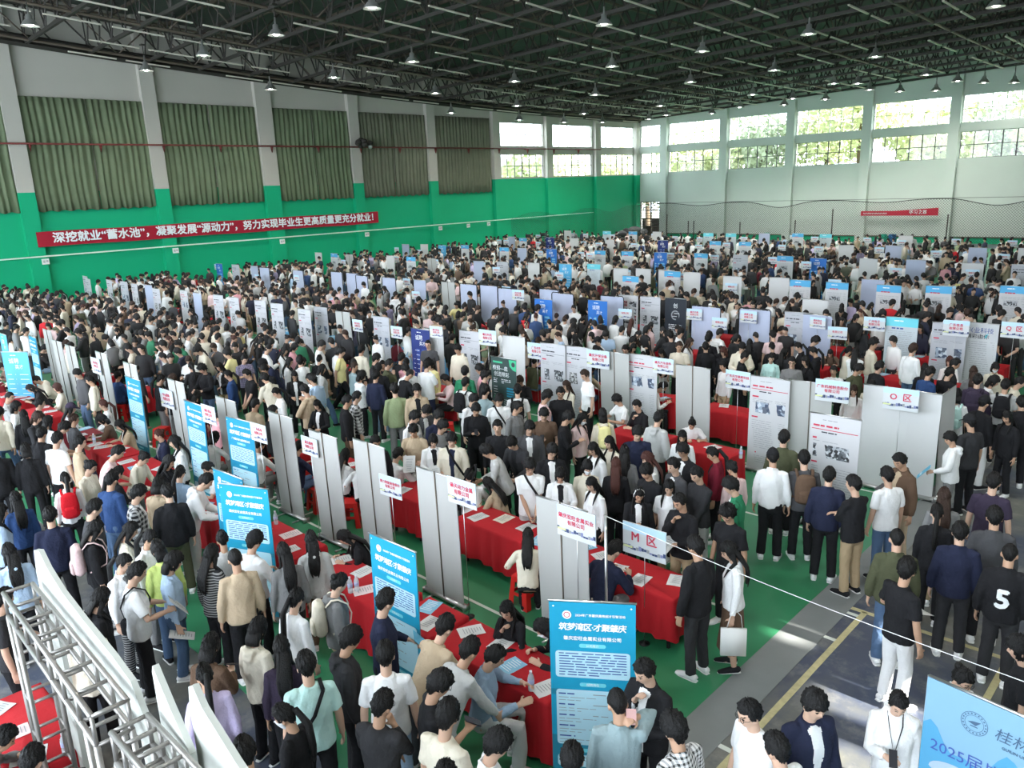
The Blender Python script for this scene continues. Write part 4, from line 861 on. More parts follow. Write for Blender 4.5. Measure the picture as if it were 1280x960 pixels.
# ---------------------------------------------------------------- banners of the booth rows
ROWN = ['first booth row', 'second booth row', 'third booth row', 'fourth booth row', 'fifth booth row', 'sixth booth row', 'seventh booth row']
YK = [6.6+7.45*k for k in range(7)]
KN = dict(G='plain grey back of a roll-up banner', W='white roll-up banner with a machine photo', W2='white roll-up banner with a photo', P='white roll-up banner with red heading and wide photo', P2='white roll-up banner with red headline and city photo', V='plain white panel banner', B='blue job fair roll-up banner', B2='darker blue job fair roll-up banner', K='dark green roll-up banner with bright green corner', N='navy roll-up banner with white lettering', C='pale cyan-topped roll-up banner full of text', L='pale lavender roll-up banner', H='white roll-up banner with blue header', U='royal blue roll-up banner', D='black roll-up banner with round emblem', X='white roll-up banner with brush lettering', R4='white roll-up banner with six small red photos', M='greyish roll-up banner with fine print', S='sky blue roll-up banner with white letters')
SL = []     # kind, x, y, rz, row
def sp_(kind, p, q, row, y=None, rot=None):
    a, c = U(*p, 1.97), U(*q, 1.97); m = (a+c)/2
    rz = math.atan2(c.y-a.y, c.x-a.x) if rot is None else rot
    if kind == 'G': rz += math.pi
    SL.append((kind, m.x, m.y if y is None else y, rz, row))
for p, q in (((675,615),(735,640)), ((524,582),(571,597)), ((441,544),(487,562)), ((386,538),(426,544)), ((337,513),(369,522)), ((276,491),(293,505)), ((212,472),(232,479)), ((154,453),(175,455)), ((122,438),(135,443)), ((82,430),(97,434)), ((66,425),(80,427)), ((55,410),(66,414))): sp_('G', p, q, 0, rot=0)
for p, q, k in (((686,752),(794,757),'B'), ((461,668),(512,690),'B'), ((272,605),(330,612),'B'), ((262,585),(300,600),'B2'), ((282,521),(310,528),'B2'), ((228,500),(250,508),'B2'), ((154,470),(172,476),'B2'), ((8,440),(24,440),'S'), ((-6,415),(8,420),'S')): sp_(k, p, q, 0)
for p, q, k in (((674,429),(705,431),'W'), ((706,431),(737,437),'W2'), ((781,442),(822,446),'P'), ((760,439),(779,441),'G'), ((847,455),(889,460),'G'), ((936,470),(988,475),'P'), ((988,474),(1043,480),'G'), ((1008,521),(1079,520),'P2'), ((1088,482),(1130,485),'V'), ((1130,485),(1172,488),'V'),
  ((625,419),(656,422),'V'), ((614,446),(641,449),'K'), ((571,413),(599,415),'W'), ((533,410),(548,413),'V'), ((514,410),(533,413),'N'), ((460,396),(489,396),'M'), ((420,388),(439,391),'G'), ((388,382),(410,386),'M'), ((367,385),(390,388),'W')): sp_(k, p, q, 1, y=14.32 if p[0] > 1080 else None, rot=0)
SL.append(('V', -3.64, 14.76, R(90), 1))
for p, q, k in (((1107,398),(1148,396),'C'), ((1172,405),(1202,403),'M'), ((1203,402),(1250,406),'X'), ((1000,374),(1037,375),'V'), ((985,389),(1010,392),'M'), ((1010,392),(1033,396),'L'), ((830,372),(858,374),'D'), ((800,370),(824,372),'W'), ((771,369),(798,369),'R4'), ((735,375),(757,376),'U'), ((668,376),(688,372),'U')): sp_(k, p, q, 2, rot=0)
for (p, q) in (((859,383),(906,385)), ((925,387),(962,388)), ((757,371),(772,371)), ((690,368),(716,367)), ((575,356),(595,356)), ((600,357),(621,358)), ((625,361),(642,362)), ((478,347),(493,348)), ((430,342),(449,342)), ((410,340),(430,341))):
    m = (U(*p, 1.97)+U(*q, 1.97))/2; SL.append(('PART', m.x, m.y, 0, 2))
for p, q, k in (((905,345),(925,346),'V'), ((960,347),(987,347),'V'), ((1075,349),(1107,350),'L'), ((1257,357),(1279,358),'H'), ((1100,357),(1122,356),'H'), ((792,336),(815,336),'V'), ((820,337),(845,338),'V'), ((853,340),(876,341),'V'), ((830,338),(850,340),'H'), ((780,345),(795,345),'H'), ((1035,354),(1057,352),'H'), ((700,330),(712,330),'S'), ((733,330),(750,330),'C'), ((1160,357),(1187,358),'H'), ((990,350),(1010,350),'H')): sp_(k, p, q, 3, rot=0)
rs = random.Random(77)
def fill(row, x0, x1, kinds, prob=.85, stepx=2.0, yj=.25):
    x = x0
    while x > x1:
        if rs.random() < prob and not any(abs(x-s[1]) < .95 and s[4] == row and s[2] > YK[row]-1.2 for s in SL):
            k = rs.choice(kinds); SL.append((k, x, YK[row]+rs.uniform(-yj, yj), (math.pi if k == 'G' else 0)+rs.uniform(-.05, .05), row))
        x -= stepx*rs.uniform(.8, 1.2)
fill(0, -26, -45, ['G', 'B2', 'G'], .8); fill(1, -25.5, -46, ['W', 'W', 'G', 'M', 'L', 'W2', 'P'], .95, 1.6); fill(2, -19, -46, ['L', 'PART', 'M', 'PART', 'G', 'U'], .85, 1.8)
fill(3, -4.5, -46, ['G', 'V', 'H', 'M', 'V', 'H', 'L'], .85, 1.9); fill(4, -4.5, -46, ['V', 'H', 'L', 'V', 'U', 'M', 'H', 'S'], .8, 2.0, .5); fill(5, -4, -46, ['V', 'H', 'L', 'V', 'N', 'H'], .75, 2.1, .6); fill(6, -3, -46, ['V', 'H', 'L', 'V', 'C'], .7, 2.2, .7)
cnt = {}
SL.sort(key=lambda s: (s[4], -PX((s[1], s[2], 1.9))[0]))
for k, x, y, rz, row in SL:
    c = cnt.setdefault((k, row), [0]); c[0] += 1
    if k == 'PART': partition(x, y, rz, 'lavender cloth board in thin black frame, %s from right, %s' % (ordw(c[0]), ROWN[row]), 'framed boards of the ' + ROWN[row])
    else: stand(x, y, rz, k, '%s, %s such from right, %s' % (KN[k], ordw(c[0]), ROWN[row]), 'roll-up banners of the ' + ROWN[row])
# big light blue university banner at the lower right
A_, B_ = U(1160, 847, 2.0), U(1283, 901, 2.0); dv = (B_-A_); dv.z = 0; L_ = 1.25; dv = dv.normalized(); rz_ = math.atan2(dv.y, dv.x); M_ = A_ + dv*L_/2
e = empty('university_banner', (M_.x, M_.y, .01), rz_); tag(e, 'large light blue university job fair banner at the lower right', 'banner')
b = MB(); b.box((0,0,1.03), (L_,.006,1.94)); sh = link('banner', b.mesh('banner', [sheet_mat('uni_blue', (.19,.345,.47))], False), e)
b = MB()
for s in (-1, 1): b.bar((s*L_/2, .02, .03), (s*L_/2, .02, 2.0), .012, 8); b.bar((s*L_/2, -.25, .02), (s*L_/2, .25, .02), .014, 6)
b.bar((-L_/2, .02, 2.0), (L_/2, .02, 2.0), .012, 8); link('frame', b.mesh('frame', [CHROME]), e)
pr = MB(); pts = [(-L_/2, .0)] + [(-L_/2+L_*i/24, .10*math.sin(i*.55+1.2)+.045*math.sin(i*1.3)) for i in range(25)]
pr.add([(-L_/2, -.004, .1), (L_/2, -.004, .1)] + [(x, -.004, 1.52+z) for x, z in pts[1:]][::-1], [tuple(range(27))], 0)
cl_ = []
for cx, cz, w_, h_ in ((-.33, 1.27, .45, .20), (.35, 1.07, .5, .2), (-.1, .8, .7, .25)):
    cm_ = MB(); cm_.add([(cx+w_/2*math.cos(a), -.0055, cz+h_/2*math.sin(a)*(1 if math.sin(a) > 0 else .4)) for a in [i*math.pi/12 for i in range(24)]], [tuple(range(24))], 0); cl_.append(cm_)
ring = lambda r0, r1, mi: pr.add([(-.28+r*math.cos(a), -.006, 1.79+r*math.sin(a)) for r in (r0, r1) for a in [i*math.pi/16 for i in range(32)]], [(i, 32+i, 32+(i+1) % 32, (i+1) % 32)[::-1] for i in range(32)], mi)
ring(.088, .092, 2); ring(.062, .065, 2)
for i in range(20): a = i*.314; quad(pr, -.28+.077*math.cos(a), 1.79+.077*math.sin(a), .010, .010, 2, -.006)
pr.add([(-.325,-.006,1.79), (-.27,-.006,1.775), (-.235,-.006,1.815), (-.29,-.006,1.805)], [(0,1,2,3)], 2); quad(pr, -.28, 1.765, .05, .008, 2, -.006)
link('print', pr.mesh('print', [sheet_mat('uni_hill', (.075,.28,.46)), sheet_mat('uni_cloud', (.33,.42,.51)), principled('ink_slate', (.06,.11,.18), .7)], False), sh)
for cm_ in cl_: link('cloud_print', cm_.mesh('cloud_print', [sheet_mat('uni_cloud', (.33,.42,.51))], False), sh)
ISL = principled('ink_slate', (.06,.11,.18), .7)
for s, sz, at, kw in (('桂林理工大学', .112, (.19, -.008, 1.785), dict(shear=.15, spacing=1.0, bold=.0)), ('GUILIN UNIVERSITY OF TECHNOLOGY', .032, (.19, -.008, 1.70), dict(bold=.0004)), ('2025届毕业生秋季', .125, (-.06, -.008, 1.46), {}), ('线下双选会', .12, (.02, -.008, 1.26), {})): letters(sh, s, sz, ISL if sz < .12 else INKB, at, **kw)
# company sign boards
for i, (p, q, zt, t, hang) in enumerate((((779,651),(833,667),1.62,'M  区',1), ((696,630),(744,645),1.75,'肇庆宏旺金属实业\n有限公司',0), ((559,595),(594,606),1.70,'肇庆动力金属\n有限公司',0), ((471,571),(500,578),1.66,'德力智能装备股份\n有限公司',0), ((378,545),(394,550),1.62,'肇庆精密\n有限公司',0), ((312,528),(332,533),1.62,'广东机电\n有限公司',0), ((251,505),(268,510),1.62,'肇庆食品\n有限公司',0), ((198,485),(216,490),1.60,'中山照明\n有限公司',0), ((112,446),(125,450),1.6,'南方药业\n有限公司',0),
   ((1108,482),(1152,487),1.95,'O  区',0), ((1020,474),(1062,478),1.92,'广东机械制造股份\n有限公司',0), ((908,460),(938,465),1.90,'广东风华高新科技\n有限公司',0), ((733,437),(762,440),1.85,'肇庆环保设备\n有限公司',0), ((659,424),(682,427),1.85,'广东材料\n有限公司',0), ((816,447),(842,450),1.85,'肇庆汽车部件\n有限公司',0), ((598,412),(620,414),1.82,'肇庆科技\n有限公司',0), ((537,408),(553,409),1.82,'肇庆铝业\n有限公司',0), ((488,402),(502,404),1.8,'理士电池\n有限公司',0), ((440,394),(452,396),1.8,'肇庆纺织\n有限公司',0),
   ((1253,402),(1285,405),1.95,'Q  区',0), ((1180,400),(1212,402),1.9,'广东信息\n有限公司',0), ((1080,396),(1107,398),1.85,'广州电子\n有限公司',0), ((858,386),(878,387),1.8,'肇庆华南\n有限公司',0), ((926,388),(946,390),1.8,'高要五金\n有限公司',0), ((1015,396),(1030,398),1.75,'端州酒店\n有限公司',0), ((640,362),(655,363),1.75,'四会玉器\n有限公司',0))):
    a, c = U(*p, zt if i == 0 else 1.93), U(*q, zt if i == 0 else 1.93); m = (a+c)/2
    if i:      # hung just in front of the banner behind it
        near = [s_[2] for s_ in SL if abs(s_[1]-m.x) < .75 and abs(s_[2]-m.y) < .9]; d_ = ray((p[0]+q[0])/2, (p[1]+q[1])/2)
        if near: m = Vector((0, 0, CAM_H)) + d_*((min(near)-.09)/d_.y); zt = m.z
    wd = min(.62, max(.46, (c-a).length)); row = 0 if i < 9 else (1 if i < 19 else 2)
    if i == 9: m.y -= .12
    nm = {0: 'white sign board lettered M zone in red, standing at the nearest red table', 9: 'white sign board lettered O zone in red, on the white panel block', 19: 'white sign board lettered Q zone, by the third row at right'}.get(i, 'white company sign board with skyline print, %s from right, %s' % (ordw(i-(0, 9, 19)[row]), ROWN[row]))
    placard(m.x, m.y, math.atan2(c.y-a.y, c.x-a.x)*.5 if i else math.atan2(c.y-a.y, c.x-a.x), zt, t, nm, None if i in (0, 9, 19) else 'company sign boards', wd, size=wd*.26 if i in (0, 9, 19) else None)
# small signs along the far rows
rs = random.Random(31); q_ = []
for row in (2, 3, 4, 5, 6):
    for x in np.arange(-6-.7*row, -46, -3.9+.2*row): q_.append((row, x+rs.uniform(-.6,.6), YK[row]+rs.choice((-.9, .8))+rs.uniform(-.2,.2)))
cn = {}
for row, x, y in q_:
    cn[row] = cn.get(row, 0)+1; placard(x, y, rs.uniform(-.1,.1), 1.75+rs.uniform(-.1,.12), '有限公司', 'small white sign board, %s from right, %s' % (ordw(cn[row]), ROWN[row]), 'small sign boards', .5)
# steel trellis gantry with white cut-out boards at the lower left
ALU = principled('gantry_alu', (.34,.32,.30), .4, metal=.7); FOAM = principled('foam_board', (.50,.51,.47), .8)
def boxtruss(b, p, q, u, v, n, r=.021):
    p, q, u, v = Vector(p), Vector(q), Vector(u), Vector(v); C4 = [u*a+v*c for a, c in ((-1,-1), (1,-1), (1,1), (-1,1))]
    for c in C4: b.bar(p+c, q+c, r, 8)
    for i in range(n+1):
        m = p.lerp(q, i/n)
        for j in range(4): b.bar(m+C4[j], m+C4[(j+1) % 4], r*.7, 6)
    for i in range(n):
        pass
def gantry(p, q, h, label, n, leg0=True, leg1=True):
    p, q = Vector(p), Vector(q); d = (q-p).normalized(); nrm = Vector((-d.y, d.x, 0)); Zv = Vector((0,0,1))
    e = empty('trellis_gantry', (p.x, p.y, .01), math.atan2(d.y, d.x)); tag(e, label, 'truss frame'); L = (q-p).length; s = .11
    b = MB(); boxtruss(b, (-s,0,h-s), (L+s,0,h-s), (0,s,0), (0,0,s), n); link('beam', b.mesh('beam', [ALU]), e)
    for x, ok in ((0, leg0), (L, leg1)):
        if ok: b = MB(); boxtruss(b, (x,0,.02), (x,0,h-2*s), (s,0,0), (0,s,0), 6); b.box((x,0,.01), (.36,.36,.015)); link('leg', b.mesh('leg', [ALU]), e)
    return e
GA, GB = U(27, 742, 2.5), U(130, 878, 2.5); gantry((GA.x, GA.y, 0), (GB.x, GB.y, 0), 2.5, 'silver metal trellis gantry standing at the lower left', 7)
GC, GD = U(171, 916, 2.5), U(250, 1005, 2.5); gantry((GC.x, GC.y, 0), (GD.x, GD.y, 0), 2.5, 'second silver trellis gantry cut by the bottom edge, lower left', 6)
def foam(p, q, z0, top, label):
    p, q = Vector(p), Vector(q); d = q-p; L = d.length; e = MB(); P = [(0, z0), (.13*L, z0), (.13*L, 2.18), (.85*L, 2.10), (.85*L, z0), (L, z0)] + [(L*u, z) for u, z in top][::-1]
    n = len(P); e.add([(x, -.02, z) for x, z in P] + [(x, .02, z) for x, z in P], [(0, 1, 2, n-1), (2, 3) + tuple(range(6, n)), (3, 4, 5, 6), (n, 2*n-1, n+2, n+1), tuple(range(2*n-1, n+5, -1)) + (n+3, n+2), (n+3, n+6, n+5, n+4)] + [(i, n+i, n+(i+1) % n, (i+1) % n) for i in range(n)])
    o = link('backdrop_board', e.mesh('backdrop_board', [FOAM], False)); o.matrix_world = Matrix.Translation((p.x, p.y, 0)) @ Matrix.Rotation(math.atan2(d.y, d.x), 4, 'Z'); tag(o, label, 'board')
n_ = Vector((.0, .20, 0)); dg_ = (GB-GA).normalized()
foam(GA-dg_*.25+n_, GB+dg_*.42+n_, .02, [(0, 2.55), (.03, 2.78), (.1, 2.84), (.17, 2.74), (.3, 2.66), (.5, 2.62), (.72, 2.60), (.85, 2.56), (.93, 2.30), (1, 2.2)], 'white cut-out backdrop board standing along the first silver gantry')
foam(GC-dg_*.12+n_, GC+dg_*.42+n_*.9, .02, [(0, 2.78), (.06, 2.84), (.5, 2.66), (.9, 2.52), (1, 2.48)], 'short white cut-out board at the start of the second gantry')
foam(GC+dg_*.30+n_*1.3, GC+dg_*1.5+n_*1.3, .02, [(0, 2.70), (.03, 2.86), (.09, 2.90), (.18, 2.80), (.5, 2.66), (1, 2.5)], 'white rounded cut-out board along the second gantry')
# poles and rope
pm = U(759, 756, 0); RT_ = U(757, 645, 2.05)
o = link('pole', MB().bar((0,0,0), (0,0,2.05), .016, 8).lathe([(.16,0),(.16,.015),(.03,.03)], 14).mesh('pole', [CHROME])); o.location = (RT_.x, RT_.y, .012); tag(o, 'thin grey metal pole standing behind the seated man in navy suit', 'pole')
RE = U(1310, 863, 2.05); b = MB(); n = 24; b.tube([RT_.lerp(RE, i/n)+Vector((0,0,-.05*math.sin(math.pi*i/n))) for i in range(n+1)], [.0035]*(n+1), 5); tag(link('rope', b.mesh('rope', [principled('rope_white', (.7,.7,.7), .7)])), 'thin white cord strung from the grey pole towards the lower right', 'rope')
# ---------------------------------------------------------------- tables
def trow(row, y, spans, side):
    for i, (x0, x1, c) in enumerate(spans):
        table((x0+x1)/2, y, abs(x1-x0), c, '%s tablecloth %s from right, %s side, %s' % ({'red': 'red', 'blue': 'blue', 'mar': 'maroon'}[c], ordw(i+1), side, ROWN[row]), ROWN[row], .12 if row else (.16 if side == 'far' else .05))
trow(0, 5.24, [(-4.5,-6.2,'red'), (-6.28,-7.0,'red'), (-7.15,-8.9,'red'), (-9.3,-10.7,'red'), (-11.0,-12.5,'red'), (-14.4,-15.9,'red'), (-16.0,-17.6,'red'), (-17.75,-19.0,'mar'), (-20.5,-22,'red'), (-23,-24.6,'red'), (-26,-27.6,'mar')], 'near')
trow(0, 7.72, [(-4.62,-6.55,'red'), (-6.75,-8.55,'red'), (-9.45,-10.35,'red'), (-11.2,-12.6,'red'), (-13.2,-14.5,'red'), (-16.1,-17.2,'mar'), (-18.4,-19.6,'red'), (-21.2,-22.6,'red'), (-24,-25.4,'red')], 'far')
trow(1, 12.6, [(-6.55,-7.7,'red'), (-8.0,-9.3,'red'), (-13.9,-15.7,'red'), (-15.75,-17.6,'red'), (-18.6,-20.0,'red'), (-22,-23.6,'red'), (-26,-27.5,'red'), (-30,-31.5,'mar'), (-34,-35.6,'red'), (-38,-39.5,'red')], 'near')
trow(1, 15.2, [(-4.3,-5.6,'red'), (-7.1,-8.7,'red'), (-9.3,-10.9,'red'), (-11.2,-12.6,'red'), (-13.3,-14.7,'red'), (-15.6,-17.1,'blue'), (-17.2,-18.7,'blue'), (-19.2,-20.8,'blue'), (-22.6,-24,'blue'), (-26,-27.4,'blue'), (-31,-32.4,'red'), (-36,-37.4,'red')], 'far')
trow(2, 20.05, [(-4.3,-5.7,'red'), (-5.9,-7.3,'red'), (-7.9,-9.2,'red'), (-10.6,-12.1,'red'), (-12.6,-14,'red'), (-17,-18.4,'red'), (-20.5,-22,'red'), (-25,-26.4,'red'), (-30,-31.5,'red')], 'near')
trow(2, 22.7, [(-4.4,-5.7,'red'), (-5.8,-7.2,'red'), (-7.6,-9.0,'red'), (-9.4,-10.8,'red'), (-12,-13.4,'red'), (-15.6,-17,'red'), (-19,-20.4,'red'), (-23,-24.3,'red')], 'far')
trow(3, 27.5, [(-4.4,-5.8,'red'), (-6.2,-7.6,'red'), (-8.4,-9.8,'red'), (-12,-13.4,'red'), (-17,-18.4,'red'), (-24,-25.4,'red')], 'near')
TAB_L = U(45, 925, .75)
table(TAB_L.x-.25, TAB_L.y+.0, 1.5, 'red', 'red tablecloth inside the lower left gantry', 'lower left corner', .05)
# stools behind the tables
for i, p in enumerate(((657,735), (552,700), (440,640), (418,622), (398,622), (395,600), (328,590), (340,598), (268,570), (278,575), (203,545), (152,515), (130,508), (45,480), (855,540), (560,540), (780,590), (1072,410), (840,505), (480,700), (440,780), (640,890))):
    g = U(*p, .25); stool(g.x, g.y, i*.37, 'red plastic stool, %s listed from the right among the stools' % ordw(i+1))
for i, o in enumerate(sorted([o for o in bpy.data.objects if o.name.startswith('plastic_stool')], key=lambda o: -PX(o.matrix_world.translation)[0])): o['label'] = 'red plastic stool by the booth tables, %s stool from the right' % ordw(i+1)
# sheets of paper and bottles on the tables
rs = random.Random(12); pc = {}
for ti, (x, y, L, lab) in enumerate(TABLES):
    n = max(2, int(L*2.6)) if y < 9 else (max(1, int(L*1.5)) if y < 17 else 1)
    for j in range(n):
        c = rs.choice('wwwwbpc'); px = x-L/2+L*(j+.5)/n+rs.uniform(-.06,.06); o = link('paper_sheet', PM[c]); o.matrix_world = Matrix.Translation((px, y+rs.choice((-.13, .13))+rs.uniform(-.04,.04), .7585+.0004*j)) @ Matrix.Rotation(rs.uniform(-.5,.5), 4, 'Z')
        tag(o, '%s sheet on %s' % ({'w': 'white', 'b': 'blue', 'p': 'pink', 'c': 'cream'}[c], lab.replace(' draped over a table', ' table').replace(' draped over the table', ' table')), 'paper', 'sheets on the tables')
        pc.setdefault(o['label'], []).append(o)
for l, os_ in pc.items():
    if len(os_) > 1:
        for i, o in enumerate(sorted(os_, key=lambda o: -o.matrix_world.translation.x)): o['label'] = l.replace('sheet on', 'sheet, %s from right, on' % ordw(i+1))
for i, p in enumerate(((664,858), (438,737), (446,735), (118,552), (345,652), (926,570), (82,937), (700,505))):
    g = U(*p, .8); bottle(g.x, g.y, .758, 'clear plastic water bottle on a table, %s' % ('beside the seated man in denim shirt', 'left one of the pair by the claw-clip girl', 'right one of the pair by the claw-clip girl', 'in front of the girl in brown coat', 'on the table of the long-haired recruiter', 'by the woman in red jacket', 'on the red table inside the gantry', 'behind the white machine posters')[i])
